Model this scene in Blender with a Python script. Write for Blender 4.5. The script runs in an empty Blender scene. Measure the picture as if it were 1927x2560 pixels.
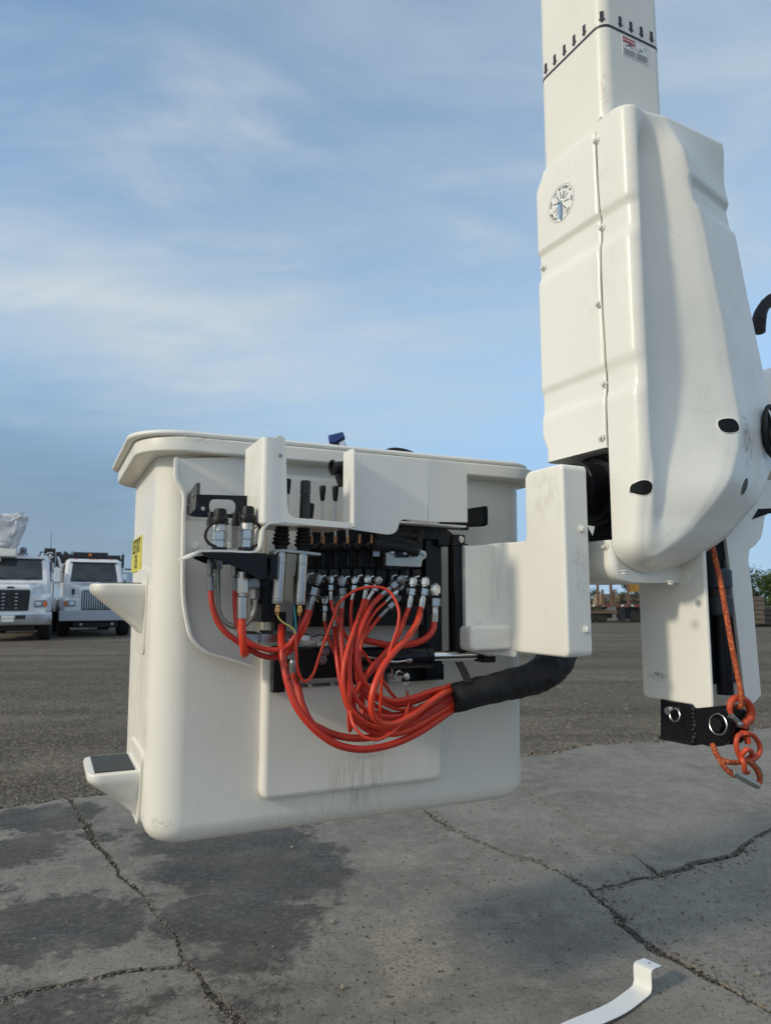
import bpy, bmesh, math, random
from mathutils import Vector, Matrix, noise
from mathutils.geometry import delaunay_2d_cdt
random.seed(11)
rad = math.radians
scn = bpy.context.scene
COL = scn.collection

# ------------------------------------------------------------------ camera, sky, sun, exposure
W, H, F, HOR, CAMH = 1927.0, 2560.0, 1800.0, 1500.0, 1.22
TH = math.atan((HOR - H / 2) / F)
cam_d = bpy.data.cameras.new('camera')
cam = bpy.data.objects.new('camera', cam_d); COL.objects.link(cam)
cam.location = (0, 0, CAMH); cam.rotation_euler = (math.pi / 2 + TH, 0, 0)
cam_d.sensor_fit = 'HORIZONTAL'; cam_d.sensor_width = 36.0; cam_d.lens = 36.0 * F / W
cam_d.clip_start = 0.05; cam_d.clip_end = 3000
cam_d.dof.use_dof = True; cam_d.dof.focus_distance = 1.95; cam_d.dof.aperture_fstop = 9.0
scn.camera = cam
scn.view_settings.view_transform = 'Standard'; scn.view_settings.look = 'None'
scn.view_settings.exposure = EXPO = 0.0; scn.view_settings.gamma = 1.0
scn.view_settings.use_curve_mapping = False

SUN_AZ, SUN_EL = 32.0, 26.5          # azimuth: degrees towards the viewer from straight left
sdir = Vector((-math.cos(rad(SUN_AZ)) * math.cos(rad(SUN_EL)), -math.sin(rad(SUN_AZ)) * math.cos(rad(SUN_EL)), math.sin(rad(SUN_EL))))
sl = bpy.data.lights.new('sun', 'SUN'); so = bpy.data.objects.new('sun', sl); COL.objects.link(so)
sl.energy = 2.0; sl.angle = rad(5.0); sl.color = (1.0, 0.89, 0.70)
so.rotation_euler = sdir.to_track_quat('Z', 'Y').to_euler()
so.location = (-6, -3, 8)

SKY_S = 0.13
world = bpy.data.worlds.new('World'); scn.world = world; world.use_nodes = True
def build_world():
    nt = world.node_tree; N = nt.nodes; L = nt.links
    N.clear()
    out = N.new('ShaderNodeOutputWorld'); bg = N.new('ShaderNodeBackground'); bg.inputs['Strength'].default_value = SKY_S
    sky = N.new('ShaderNodeTexSky'); sky.sky_type = 'NISHITA'; sky.sun_disc = False
    sky.sun_elevation = rad(SUN_EL)
    sky.sun_rotation = math.atan2(sdir.x, sdir.y)
    sky.altitude = 200; sky.air_density = 1.0; sky.dust_density = 0.7; sky.ozone_density = 1.6
    tc = N.new('ShaderNodeTexCoord')
    sep = N.new('ShaderNodeSeparateXYZ'); L.new(tc.outputs['Generated'], sep.inputs[0])
    def m(op, a, b=None, clamp=False):
        n = N.new('ShaderNodeMath'); n.operation = op; n.use_clamp = clamp
        for i, v in enumerate((a, b)):
            if v is None: continue
            if isinstance(v, (int, float)): n.inputs[i].default_value = v
            else: L.new(v, n.inputs[i])
        return n.outputs[0]
    zz = m('ADD', m('MAXIMUM', sep.outputs['Z'], 0.0), 0.16)
    cx = m('DIVIDE', sep.outputs['X'], zz); cy = m('DIVIDE', sep.outputs['Y'], zz)
    cmb = N.new('ShaderNodeCombineXYZ'); L.new(cx, cmb.inputs[0]); L.new(cy, cmb.inputs[1])
    def cloud(scale, rot, sx, sy, lo, hi, det, loc, dist=0.6):
        mp = N.new('ShaderNodeMapping'); mp.inputs['Rotation'].default_value = (0, 0, rad(rot)); mp.inputs['Scale'].default_value = (sx, sy, 1)
        mp.inputs['Location'].default_value = (loc, loc * .37, loc * .2)
        L.new(cmb.outputs[0], mp.inputs[0])
        t = N.new('ShaderNodeTexNoise'); t.inputs['Scale'].default_value = scale; t.inputs['Detail'].default_value = det
        t.inputs['Roughness'].default_value = .56; t.inputs['Distortion'].default_value = dist
        L.new(mp.outputs[0], t.inputs[0])
        r = N.new('ShaderNodeMapRange'); r.interpolation_type = 'SMOOTHSTEP'
        r.inputs['From Min'].default_value = lo; r.inputs['From Max'].default_value = hi
        L.new(t.outputs[0], r.inputs[0]); return r.outputs[0]
    az = m('ARCTAN2', sep.outputs['X'], sep.outputs['Y']); elv = m('ARCSINE', sep.outputs['Z'])
    wn_ = cloud(1.1, 12, 0.6, 1.0, 0.0, 1.0, 8, 21.0, .4)
    def patch(a0, e0, ra, re, tilt, soft=.9):
        da = m('SUBTRACT', az, rad(a0)); de = m('SUBTRACT', m('ADD', elv, m('MULTIPLY', da, tilt)), rad(e0))
        r2 = m('ADD', m('POWER', m('ABSOLUTE', m('DIVIDE', da, rad(ra))), 2.0), m('POWER', m('ABSOLUTE', m('DIVIDE', de, rad(re))), 2.0))
        r = m('ADD', m('SQRT', r2), m('MULTIPLY', m('SUBTRACT', wn_, .5), 1.5))
        k = N.new('ShaderNodeMapRange'); k.interpolation_type = 'SMOOTHSTEP'; k.inputs['From Min'].default_value = 1.0 + soft; k.inputs['From Max'].default_value = 1.0 - soft
        L.new(r, k.inputs[0]); return k.outputs[0]
    big = cloud(0.55, -20, 0.7, 1.0, .36, .66, 5, 3.1, .4)
    streak = cloud(1.4, -40, 0.45, 1.0, .38, .74, 8, 7.7, .7)
    fine = cloud(4.2, -44, 0.40, 1.0, .32, .80, 10, 1.9, 1.2)
    puff = cloud(1.9, -8, 0.5, 1.0, .42, .66, 9, 13.1, .5)
    dens = m('ADD', m('MULTIPLY', m('ADD', m('MULTIPLY', big, .8), .2), .50), m('ADD', m('MULTIPLY', m('MULTIPLY', streak, m('ADD', m('MULTIPLY', fine, .7), .3)), .68), m('MULTIPLY', fine, .20)), True)
    # the long bright bank low on the left of the view, others of its kind all round
    bank = m('MAXIMUM', patch(-24, 20.5, 22, 5.0, .10), m('MAXIMUM', m('MULTIPLY', patch(-14, 12.5, 13, 1.2, .05, .7), .38), m('MAXIMUM', patch(95, 22, 30, 7, .1), patch(175, 25, 34, 8, -.1))))
    bank = m('MULTIPLY', bank, m('ADD', m('MULTIPLY', puff, .65), .35))
    tint = N.new('ShaderNodeMix'); tint.data_type = 'RGBA'; tint.blend_type = 'MULTIPLY'; tint.inputs['Factor'].default_value = 1.0
    L.new(sky.outputs[0], tint.inputs[6]); tint.inputs[7].default_value = SKYTINT
    # thin veil that thickens towards the horizon: grey-blue left of view, paler to the right
    hb = N.new('ShaderNodeMapRange'); hb.interpolation_type = 'SMOOTHSTEP'
    hb.inputs['From Min'].default_value = .42; hb.inputs['From Max'].default_value = .10; hb.inputs['To Max'].default_value = .92
    L.new(sep.outputs['Z'], hb.inputs[0])
    soft = N.new('ShaderNodeMapRange'); soft.interpolation_type = 'SMOOTHSTEP'; soft.inputs['From Min'].default_value = rad(-24); soft.inputs['From Max'].default_value = rad(4)
    L.new(m('ADD', az, m('MULTIPLY', m('SUBTRACT', wn_, .5), .35)), soft.inputs[0])
    veil = N.new('ShaderNodeMix'); veil.data_type = 'RGBA'; L.new(soft.outputs[0], veil.inputs['Factor'])
    veil.inputs[6].default_value = (1.30, 2.00, 2.95, 1); veil.inputs[7].default_value = (2.55, 3.90, 5.80, 1)
    mix2 = N.new('ShaderNodeMix'); mix2.data_type = 'RGBA'
    L.new(hb.outputs[0], mix2.inputs['Factor']); L.new(tint.outputs[2], mix2.inputs[6]); L.new(veil.outputs[2], mix2.inputs[7])
    mix = N.new('ShaderNodeMix'); mix.data_type = 'RGBA'
    L.new(m('MULTIPLY', dens, m('SUBTRACT', 1.0, m('MULTIPLY', hb.outputs[0], .78))), mix.inputs['Factor']); L.new(mix2.outputs[2], mix.inputs[6]); mix.inputs[7].default_value = CLOUD_A
    mix3 = N.new('ShaderNodeMix'); mix3.data_type = 'RGBA'
    L.new(m('MULTIPLY', bank, .92), mix3.inputs['Factor']); L.new(mix.outputs[2], mix3.inputs[6]); mix3.inputs[7].default_value = CLOUD_B
    # the sun stands behind thin cloud (its shadows are soft): a wide pale veil round it, added to warm the ambient light
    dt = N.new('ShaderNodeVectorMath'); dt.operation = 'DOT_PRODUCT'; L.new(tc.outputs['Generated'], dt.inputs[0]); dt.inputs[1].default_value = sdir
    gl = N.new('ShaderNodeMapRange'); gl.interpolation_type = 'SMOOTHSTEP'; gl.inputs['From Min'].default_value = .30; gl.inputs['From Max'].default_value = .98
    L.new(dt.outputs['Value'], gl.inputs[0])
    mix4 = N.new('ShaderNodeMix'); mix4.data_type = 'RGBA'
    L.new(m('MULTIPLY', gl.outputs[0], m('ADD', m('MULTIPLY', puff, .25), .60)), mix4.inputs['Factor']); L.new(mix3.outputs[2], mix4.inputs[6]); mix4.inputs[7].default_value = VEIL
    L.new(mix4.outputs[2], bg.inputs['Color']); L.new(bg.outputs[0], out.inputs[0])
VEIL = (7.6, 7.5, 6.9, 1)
SKYTINT = (1.34, 1.62, 1.68, 1)
CLOUD_A = (4.0, 4.75, 5.3, 1); CLOUD_B = (5.0, 5.45, 5.7, 1)
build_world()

# ------------------------------------------------------------------ frames: a photo pixel measured on a known plane
RIGHT = Vector((1, 0, 0)); UP = Vector((0, -math.sin(TH), math.cos(TH))); FWD = Vector((0, math.cos(TH), math.sin(TH)))
CAMP = Vector((0, 0, CAMH))
def ray(px, py): return FWD + RIGHT * ((px - W / 2) / F) + UP * ((H / 2 - py) / F)
class Frame:
    def __init__(s, o, ang):
        s.M = Matrix.Translation(o) @ Matrix.Rotation(rad(ang), 4, 'Z'); s.I = s.M.inverted()
    def hit(s, px, py, axis, v):
        o = s.I @ CAMP; d = s.I.to_3x3() @ ray(px, py)
        t = (v - o[axis]) / d[axis]; return o + d * t
    def x(s, px, py, v): return s.hit(px, py, 0, v)
    def y(s, px, py, v): return s.hit(px, py, 1, v)
    def z(s, px, py, v): return s.hit(px, py, 2, v)
    def proj(s, p):
        w = s.M @ Vector(p) - CAMP; f = w.dot(FWD)
        return (W / 2 + F * w.dot(RIGHT) / f, H / 2 - F * w.dot(UP) / f)
WF = Frame(Vector((0, 0, 0)), 0)
q = WF.y(400, 1500, 1.83); BF = Frame(Vector((q.x, q.y, 0)), 25.0)        # the bucket: x along its front, -y outward
q = WF.y(1505, 70, 1.90); MF = Frame(Vector((q.x, q.y, 0)), 27.0)         # the boom: corner edge at the origin
def bp(px, py, o=0.0): return BF.y(px, py, -o)
def gp(px, py): return WF.z(px, py, 0.0)

# ------------------------------------------------------------------ materials
MATS = {}
def nodes(name):
    m = bpy.data.materials.new(name); m.use_nodes = True; nt = m.node_tree
    b = nt.nodes['Principled BSDF']; return m, nt, b
def inp(b, k, v): b.inputs[k].default_value = v
def noise_node(nt, scale, det=5, rough=.55, vec=None, stretch=None, dist=0.0, world=False):
    if vec is None:
        if world:
            g = nt.nodes.new('ShaderNodeNewGeometry'); vec = g.outputs['Position']
        else:
            t = nt.nodes.new('ShaderNodeTexCoord'); vec = t.outputs['Object']
    if stretch:
        mp = nt.nodes.new('ShaderNodeMapping'); mp.inputs['Scale'].default_value = stretch
        nt.links.new(vec, mp.inputs[0]); vec = mp.outputs[0]
    n = nt.nodes.new('ShaderNodeTexNoise'); n.inputs['Scale'].default_value = scale; n.inputs['Detail'].default_value = det
    n.inputs['Roughness'].default_value = rough; n.inputs['Distortion'].default_value = dist
    nt.links.new(vec, n.inputs[0]); return n.outputs[0]
def rng(nt, s, lo, hi, a=0.0, b=1.0):
    r = nt.nodes.new('ShaderNodeMapRange'); r.interpolation_type = 'SMOOTHSTEP'
    for k, v in (('From Min', lo), ('From Max', hi), ('To Min', a), ('To Max', b)): r.inputs[k].default_value = v
    nt.links.new(s, r.inputs[0]); return r.outputs[0]
def mixc(nt, f, a, b, mode='MIX'):
    x = nt.nodes.new('ShaderNodeMix'); x.data_type = 'RGBA'; x.blend_type = mode
    for i, v in ((0, f), (6, a), (7, b)):
        if hasattr(v, 'is_linked') or hasattr(v, 'links'): nt.links.new(v, x.inputs[i])
        elif i == 0: x.inputs[0].default_value = v
        else: x.inputs[i].default_value = (*v[:3], 1)
    return x.outputs[2]
def math_n(nt, op, a, b):
    n = nt.nodes.new('ShaderNodeMath'); n.operation = op
    for i, v in enumerate((a, b)):
        if isinstance(v, (int, float)): n.inputs[i].default_value = v
        else: nt.links.new(v, n.inputs[i])
    return n.outputs[0]
def bump(nt, b, h, strength, dist):
    n = nt.nodes.new('ShaderNodeBump'); n.inputs['Strength'].default_value = strength; n.inputs['Distance'].default_value = dist
    nt.links.new(h, n.inputs['Height'])
    prev = b.inputs['Normal'].links[0].from_socket if b.inputs['Normal'].links else None
    if prev: nt.links.new(prev, n.inputs['Normal'])
    nt.links.new(n.outputs[0], b.inputs['Normal'])
def mat(name, col, rough=.5, metal=0.0, var=.12, vs=9.0, bs=0.0, bscale=120.0, bd=.001, spec=None, coat=0.0, rvar=0.0):
    if name in MATS: return MATS[name]
    m, nt, b = nodes(name)
    inp(b, 'Roughness', rough); inp(b, 'Metallic', metal)
    if spec is not None: inp(b, 'Specular IOR Level', spec)
    if coat: inp(b, 'Coat Weight', coat); inp(b, 'Coat Roughness', .12)
    if var:
        n = noise_node(nt, vs)
        lo = tuple(c * (1 - var) for c in col); hi = tuple(min(1, c * (1 + var)) for c in col)
        nt.links.new(mixc(nt, n, lo, hi), b.inputs['Base Color'])
    else: inp(b, 'Base Color', (*col, 1))
    if rvar:
        n2 = noise_node(nt, vs * 2.3); nt.links.new(rng(nt, n2, .3, .7, max(.02, rough - rvar), rough + rvar), b.inputs['Roughness'])
    if bs: bump(nt, b, noise_node(nt, bscale, 3), bs, bd)
    MATS[name] = m; return m
def white_paint(name, col=(.80, .79, .74), rough=.38, peel=.15, pscale=160, pd=.001, dirt=.35, streak=.25, speck=.5, spec=.5, rings=False, smudge=()):
    m, nt, b = nodes(name); inp(b, 'Roughness', rough); inp(b, 'Specular IOR Level', spec)
    c = mixc(nt, rng(nt, noise_node(nt, 3.0, 4), .35, .7), col, tuple(x * .955 for x in col))
    if dirt:      # soft grime blotches
        f = math_n(nt, 'MULTIPLY', rng(nt, noise_node(nt, 5.5, 8, .65, dist=.5), .60, .80), dirt)
        c = mixc(nt, f, c, (.46, .40, .31))
    if streak:    # thin run marks
        f = math_n(nt, 'MULTIPLY', rng(nt, noise_node(nt, 10, 4, .5, stretch=(9, 9, .45)), .63, .73), rng(nt, noise_node(nt, 4, 3), .48, .62))
        c = mixc(nt, math_n(nt, 'MULTIPLY', f, streak), c, (.36, .32, .26))
    if speck:     # grit
        f = math_n(nt, 'MULTIPLY', rng(nt, noise_node(nt, 130, 2, .5), .735, .77), rng(nt, noise_node(nt, 7, 3), .46, .62))
        c = mixc(nt, math_n(nt, 'MULTIPLY', f, speck), c, (.12, .10, .08))
    for ctr, rx, rz, k, colr, fr in smudge:      # marks of wear at known places: (centre, half width, half height, strength, colour, grain)
        g = nt.nodes.new('ShaderNodeNewGeometry'); sb = nt.nodes.new('ShaderNodeVectorMath'); sb.operation = 'SUBTRACT'; nt.links.new(g.outputs['Position'], sb.inputs[0]); sb.inputs[1].default_value = ctr
        dv = nt.nodes.new('ShaderNodeVectorMath'); dv.operation = 'MULTIPLY'; nt.links.new(sb.outputs[0], dv.inputs[0]); dv.inputs[1].default_value = (1 / rx, 1 / rx, 1 / rz)
        ln = nt.nodes.new('ShaderNodeVectorMath'); ln.operation = 'LENGTH'; nt.links.new(dv.outputs[0], ln.inputs[0])
        f = math_n(nt, 'MULTIPLY', rng(nt, ln.outputs['Value'], 1.0, .15), rng(nt, noise_node(nt, fr[0], 8, .7, stretch=fr[1]), .44, .62, 0, k))
        c = mixc(nt, f, c, colr)
    nt.links.new(c, b.inputs['Base Color'])
    nt.links.new(rng(nt, noise_node(nt, 14, 4), .3, .75, rough - .06, rough + .1), b.inputs['Roughness'])
    if peel: bump(nt, b, noise_node(nt, pscale, 3), peel, pd)
    bump(nt, b, noise_node(nt, 7, 2), .12, .012)
    if rings:
        bump(nt, b, noise_node(nt, 16, 3, .6, stretch=(.5, .5, 7)), .35, .0012)
    MATS[name] = m; return m
def at(fr_, px, py, y): return tuple(fr_.M @ fr_.y(px, py, y))
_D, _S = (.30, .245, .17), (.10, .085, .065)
M_BUCKET = white_paint('fiberglass_gelcoat', (.81, .785, .715), .36, .26, 95, .0014, .2, .16, .35, smudge=[
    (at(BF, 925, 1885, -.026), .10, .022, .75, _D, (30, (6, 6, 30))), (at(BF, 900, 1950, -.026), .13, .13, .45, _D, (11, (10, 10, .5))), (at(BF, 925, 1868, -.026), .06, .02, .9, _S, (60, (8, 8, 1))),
    (at(BF, 880, 2040, 0), .40, .09, .22, _D, (11, (10, 10, .35))), (at(BF, 377, 1327, .03), .012, .009, 2.0, _S, (200, (1, 1, 1))), (at(BF, 380, 1490, .03), .02, .006, .9, _S, (120, (3, 3, 1))),
    (at(BF, 400, 2060, .02), .05, .02, .5, _S, (60, (1, 1, 3))), (at(BF, 500, 1092, -.055), .12, .02, .8, _D, (60, (1, 1, 4))), (at(BF, 1180, 1130, -.055), .10, .02, .8, _S, (60, (1, 1, 4)))])
M_COVER = white_paint('cover_gelcoat', (.81, .805, .755), .31, .05, 200, .0008, .26, .22, .8, smudge=[
    (at(MF, 1876, 1120, -.15), .05, .10, .95, _S, (38, (3, 3, 1))), (at(MF, 1866, 1065, -.15), .05, .06, .7, _D, (70, (1, 1, 1))), (at(MF, 1770, 1020, -.13), .07, .16, .30, _S, (330, (1, 1, 1))),
    (at(MF, 1540, 880, -.08), .06, .09, .22, _S, (330, (1, 1, 1))), (at(MF, 1450, 1430, .03), .04, .10, .32, _D, (90, (1, 1, .6))), (at(MF, 1355, 1240, .1), .10, .14, .22, _D, (40, (1, 1, .6))),
    (at(MF, 1225, 1450, .33), .10, .20, .35, _S, (24, (8, 8, .3))), (at(MF, 1230, 1590, .3), .08, .03, .6, _D, (60, (1, 1, .6))), (at(MF, 1630, 1692, .1), .05, .02, 1.3, (.02, .02, .02), (90, (1, 1, 3))), (at(MF, 1430, 640, 0), .15, .3, .35, _D, (30, (1, 1, .5)))])
M_BOOM = white_paint('boom_fiberglass', (.79, .78, .715), .34, .05, 200, .0006, .2, .1, .5, rings=True, smudge=[(at(MF, 1508, 205, .01), .014, .04, .8, (.26, .23, .15), (60, (2, 2, .6))), (at(MF, 1510, 240, .01), .02, .05, .4, _S, (260, (1, 1, .6)))])
M_GUARD = white_paint('powder_coat_white', (.81, .80, .755), .30, .04, 260, .0005, .10, .12, .3)
M_PLATE = white_paint('painted_plate', (.74, .73, .69), .42, .1, 220, .0006, .12, .1, .3)
M_LINER = white_paint('liner_plastic', (.83, .82, .77), .42, .2, 120, .001, .45, .3, .5)
M_BLACK = mat('black_powder_coat', (.007, .0075, .010), .30, 0, .35, 14, .12, 220, .0006, spec=.26, rvar=.08)
M_BLACKLIT = mat('black_paint_sunlit', (.075, .075, .072), .5, 0, .5, 14, .2, 160, .0008)  # black lightened to look sunlit on the bracket's side flange
M_BLACKM = mat('black_paint_dusty', (.010, .0105, .013), .42, 0, .5, 20, .2, 160, .0008, spec=.28, rvar=.12)
M_RUBBER = mat('black_rubber', (.010, .010, .011), .45, 0, .25, 30, .15, 300, .0005, spec=.3)
M_CLOTH = mat('black_webbing', (.014, .0145, .017), .60, 0, .5, 30, .9, 34, .010, spec=.3)
M_ZINC = mat('zinc_plated_steel', (.52, .53, .52), .25, 1, .08, 25)
M_DZINC = mat('dull_zinc_steel', (.30, .31, .32), .34, 1, .14, 25)
M_STEEL = mat('brushed_stainless', (.46, .45, .43), .24, 1, .04, 20)
M_CHROME = mat('chrome_rod', (.70, .71, .73), .09, 1, .05, 30)
M_GALV = mat('galvanised_plate', (.42, .44, .42), .45, .85, .25, 25, .15, 120, .0006, rvar=.1)
M_TUBE = mat('grey_steel_tube', (.33, .33, .30), .4, .8, .15, 25)
M_BRASS = mat('brass', (.62, .40, .16), .3, 1, .15, 40)
M_COPPER = mat('coppery_brass', (.55, .30, .16), .38, 1, .2, 40)
M_HOSE = mat('red_hose_rubber', (.54, .034, .016), .38, 0, .14, 14, .06, 400, .0003, spec=.45, rvar=.08)
M_HOSE2 = mat('orange_red_hose_rubber', (.64, .050, .018), .36, 0, .12, 14, .06, 400, .0003, spec=.45, rvar=.08)
M_HOSE3 = mat('dusty_red_hose_rubber', (.44, .040, .024), .48, 0, .3, 22, .06, 400, .0003, spec=.35, rvar=.1)
M_INK = mat('black_print', (.015, .012, .012), .6, 0, 0)
M_YEL = mat('yellow_wire', (.72, .66, .16), .45, 0, .05)
M_BLUEW = mat('blue_wire', (.03, .22, .40), .45, 0, .05)
M_GRNW = mat('green_wire', (.05, .30, .16), .45, 0, .05)
M_MAR = mat('maroon_wire', (.22, .02, .04), .45, 0, .05)
M_STICKY = mat('yellow_sticker', (.66, .60, .06), .45, 0, .06)
M_STICKW = mat('white_sticker', (.78, .79, .77), .35, 0, .02)
M_STICKR = mat('red_sticker', (.42, .02, .03), .4, 0, .05)
M_NAVY = mat('navy_print', (.014, .016, .030), .5, 0, 0)
M_PTR = mat('blue_pointer', (.22, .40, .62), .35, 0, .05)
M_TREAD = mat('grip_tape', (.035, .042, .046), .8, 0, .4, 60, .5, 500, .001)
M_DARK = mat('interior_shade', (.007, .009, .013), .7, 0, .3, 10, spec=.2)  # near-black stands for the shade inside openings and gaps
M_HOOK = mat('orange_red_hook_paint', (.52, .070, .026), .45, 0, .45, 55, .35, 120, .001, rvar=.14)
def rope_mat():
    m, nt, b = nodes('orange_rope'); inp(b, 'Roughness', .8)
    tc = nt.nodes.new('ShaderNodeUVMap')
    w = nt.nodes.new('ShaderNodeTexVoronoi'); w.inputs['Scale'].default_value = 1.0
    nt.links.new(tc.outputs[0], w.inputs[0])
    c = mixc(nt, rng(nt, w.outputs[0], .05, .6), (.72, .20, .06), (.30, .055, .02))
    nt.links.new(c, b.inputs['Base Color']); bump(nt, b, w.outputs[0], -.7, .003); return m
M_ROPE = rope_mat()

# ------------------------------------------------------------------ mesh helpers
def BM(): return bmesh.new()
def loft(bm, loops, closed=True, cap0=True, cap1=True, ring=False):
    vs = [[bm.verts.new(p) for p in lp] for lp in loops]
    n = len(vs[0]); k = len(vs)
    for i in range(k if ring else k - 1):
        a, b = vs[i], vs[(i + 1) % k]
        for j in range(n if closed else n - 1):
            j2 = (j + 1) % n
            try: bm.faces.new((a[j], a[j2], b[j2], b[j]))
            except ValueError: pass
    if not ring and closed:
        if cap0: bm.faces.new(list(reversed(vs[0])))
        if cap1: bm.faces.new(vs[-1])
    return vs
def rrect(x0, x1, y0, y1, r, z, n=6):
    pts = []
    r = max(1e-5, min(r, (x1 - x0) / 2 - 1e-5, (y1 - y0) / 2 - 1e-5))
    for cx, cy, a0 in ((x1 - r, y1 - r, 0), (x0 + r, y1 - r, 90), (x0 + r, y0 + r, 180), (x1 - r, y0 + r, 270)):
        for i in range(n + 1):
            a = rad(a0 + 90 * i / n); pts.append(Vector((cx + r * math.cos(a), cy + r * math.sin(a), z)))
    return pts
def round_poly(pts, r, n=5):
    out = []; k = len(pts)
    rs = r if isinstance(r, (list, tuple)) else [r] * k
    for i in range(k):
        p0, p1, p2 = Vector(pts[i - 1]), Vector(pts[i]), Vector(pts[(i + 1) % k])
        a, b = p0 - p1, p2 - p1
        d = min(rs[i], a.length * .48, b.length * .48)
        if d < 1e-6: out.append(p1); continue
        A, B = p1 + a.normalized() * d, p1 + b.normalized() * d
        for j in range(n + 1):
            t = j / n; out.append(A * (1 - t) ** 2 + p1 * (2 * t * (1 - t)) + B * t * t)
    return out
def area(p): return .5 * sum(p[i - 1].x * p[i].y - p[i].x * p[i - 1].y for i in range(len(p)))
def inset(poly, d):
    k = len(poly); out = []
    for i in range(k):
        e0 = (poly[i] - poly[i - 1]); e1 = (poly[(i + 1) % k] - poly[i])
        if e0.length < 1e-9 or e1.length < 1e-9: out.append(poly[i].copy()); continue
        e0.normalize(); e1.normalize()
        n0, n1 = Vector((-e0.y, e0.x)), Vector((-e1.y, e1.x))
        m = n0 + n1
        m = m / max(.35, m.length_squared / 2) if m.length > 1e-6 else n0
        out.append(poly[i] + m * d)
    return out
def prism(bm, poly, d0, d1, T=None, bev=0.0, seg=3, both=False):
    """poly: 2-D points; extruded from depth d0 (front, bevelled) to d1. T maps (a, b, depth) to 3-D; default (x, z) with depth along y."""
    poly = [Vector((p[0], p[1])) for p in poly]
    if area(poly) < 0: poly.reverse()
    T = T or (lambda a, b, d: Vector((a, d, b)))
    sg = 1 if d1 > d0 else -1; loops = []
    if bev:
        for i in range(seg + 1):
            a = math.pi / 2 * i / seg
            loops.append((inset(poly, bev * (1 - math.sin(a))), d0 + sg * bev * (1 - math.cos(a))))
    else: loops.append((poly, d0))
    if both and bev:
        for i in range(seg + 1):
            a = math.pi / 2 * (1 - i / seg)
            loops.append((inset(poly, bev * (1 - math.sin(a))), d1 - sg * bev * (1 - math.cos(a))))
    else: loops.append((poly, d1))
    return loft(bm, [[T(p.x, p.y, d) for p in lp] for lp, d in loops])
TYZ = lambda a, b, d: Vector((d, a, b))        # poly in (y, z), depth along x
TXY = lambda a, b, d: Vector((a, b, d))
def box(bm, x0, x1, y0, y1, z0, z1, bev=0.0, seg=2):
    prism(bm, [(x0, z0), (x1, z0), (x1, z1), (x0, z1)], y0, y1, None, bev, seg, both=True)
def basis(d):
    d = d.normalized(); a = Vector((0, 0, 1)) if abs(d.z) < .9 else Vector((1, 0, 0))
    u = d.cross(a).normalized(); return u, d.cross(u).normalized()
def lathe(bm, p, d, prof, seg=16, rot=0.0, cap0=True, cap1=True):
    p = Vector(p); d = Vector(d).normalized(); u, v = basis(d)
    loft(bm, [[p + d * h + (u * math.cos(2 * math.pi * j / seg + rot) + v * math.sin(2 * math.pi * j / seg + rot)) * max(r, 1e-5) for j in range(seg)] for r, h in prof], cap0=cap0, cap1=cap1)
def cyl(bm, p0, p1, r0, r1=None, seg=14, ch=0.0, rot=0.0):
    p0, p1 = Vector(p0), Vector(p1); L = (p1 - p0).length; r1 = r0 if r1 is None else r1
    prof = [(r0 - ch, 0), (r0, ch), (r1, L - ch), (r1 - ch, L)] if ch else [(r0, 0), (r1, L)]
    lathe(bm, p0, p1 - p0, prof, seg, rot)
def catmull(pts, n=8):
    P = [Vector(p) for p in pts]
    if len(P) < 3 or n < 2: return P
    P = [P[0] * 2 - P[1]] + P + [P[-1] * 2 - P[-2]]; out = []
    for i in range(1, len(P) - 2):
        a, b, c, d = P[i - 1:i + 3]
        # centripetal
        t0 = 0; t1 = t0 + max(1e-6, (b - a).length) ** .5; t2 = t1 + max(1e-6, (c - b).length) ** .5; t3 = t2 + max(1e-6, (d - c).length) ** .5
        for k in range(n):
            t = t1 + (t2 - t1) * k / n
            A1 = a * ((t1 - t) / (t1 - t0)) + b * ((t - t0) / (t1 - t0)); A2 = b * ((t2 - t) / (t2 - t1)) + c * ((t - t1) / (t2 - t1)); A3 = c * ((t3 - t) / (t3 - t2)) + d * ((t - t2) / (t3 - t2))
            B1 = A1 * ((t2 - t) / (t2 - t0)) + A2 * ((t - t0) / (t2 - t0)); B2 = A2 * ((t3 - t) / (t3 - t1)) + A3 * ((t - t1) / (t3 - t1))
            out.append(B1 * ((t2 - t) / (t2 - t1)) + B2 * ((t - t1) / (t2 - t1)))
    out.append(P[-2]); return out
def frames(path):
    """parallel-transport frames along a path"""
    T = [((path[min(i + 1, len(path) - 1)] - path[max(i - 1, 0)]).normalized() if (path[min(i + 1, len(path) - 1)] - path[max(i - 1, 0)]).length > 1e-9 else Vector((0, 0, 1))) for i in range(len(path))]
    u, v = basis(T[0]); fr = [(u, v)]
    for i in range(1, len(path)):
        u = (u - T[i] * u.dot(T[i]))
        u = u.normalized() if u.length > 1e-6 else basis(T[i])[0]
        fr.append((u, T[i].cross(u).normalized()))
    return T, fr
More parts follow.
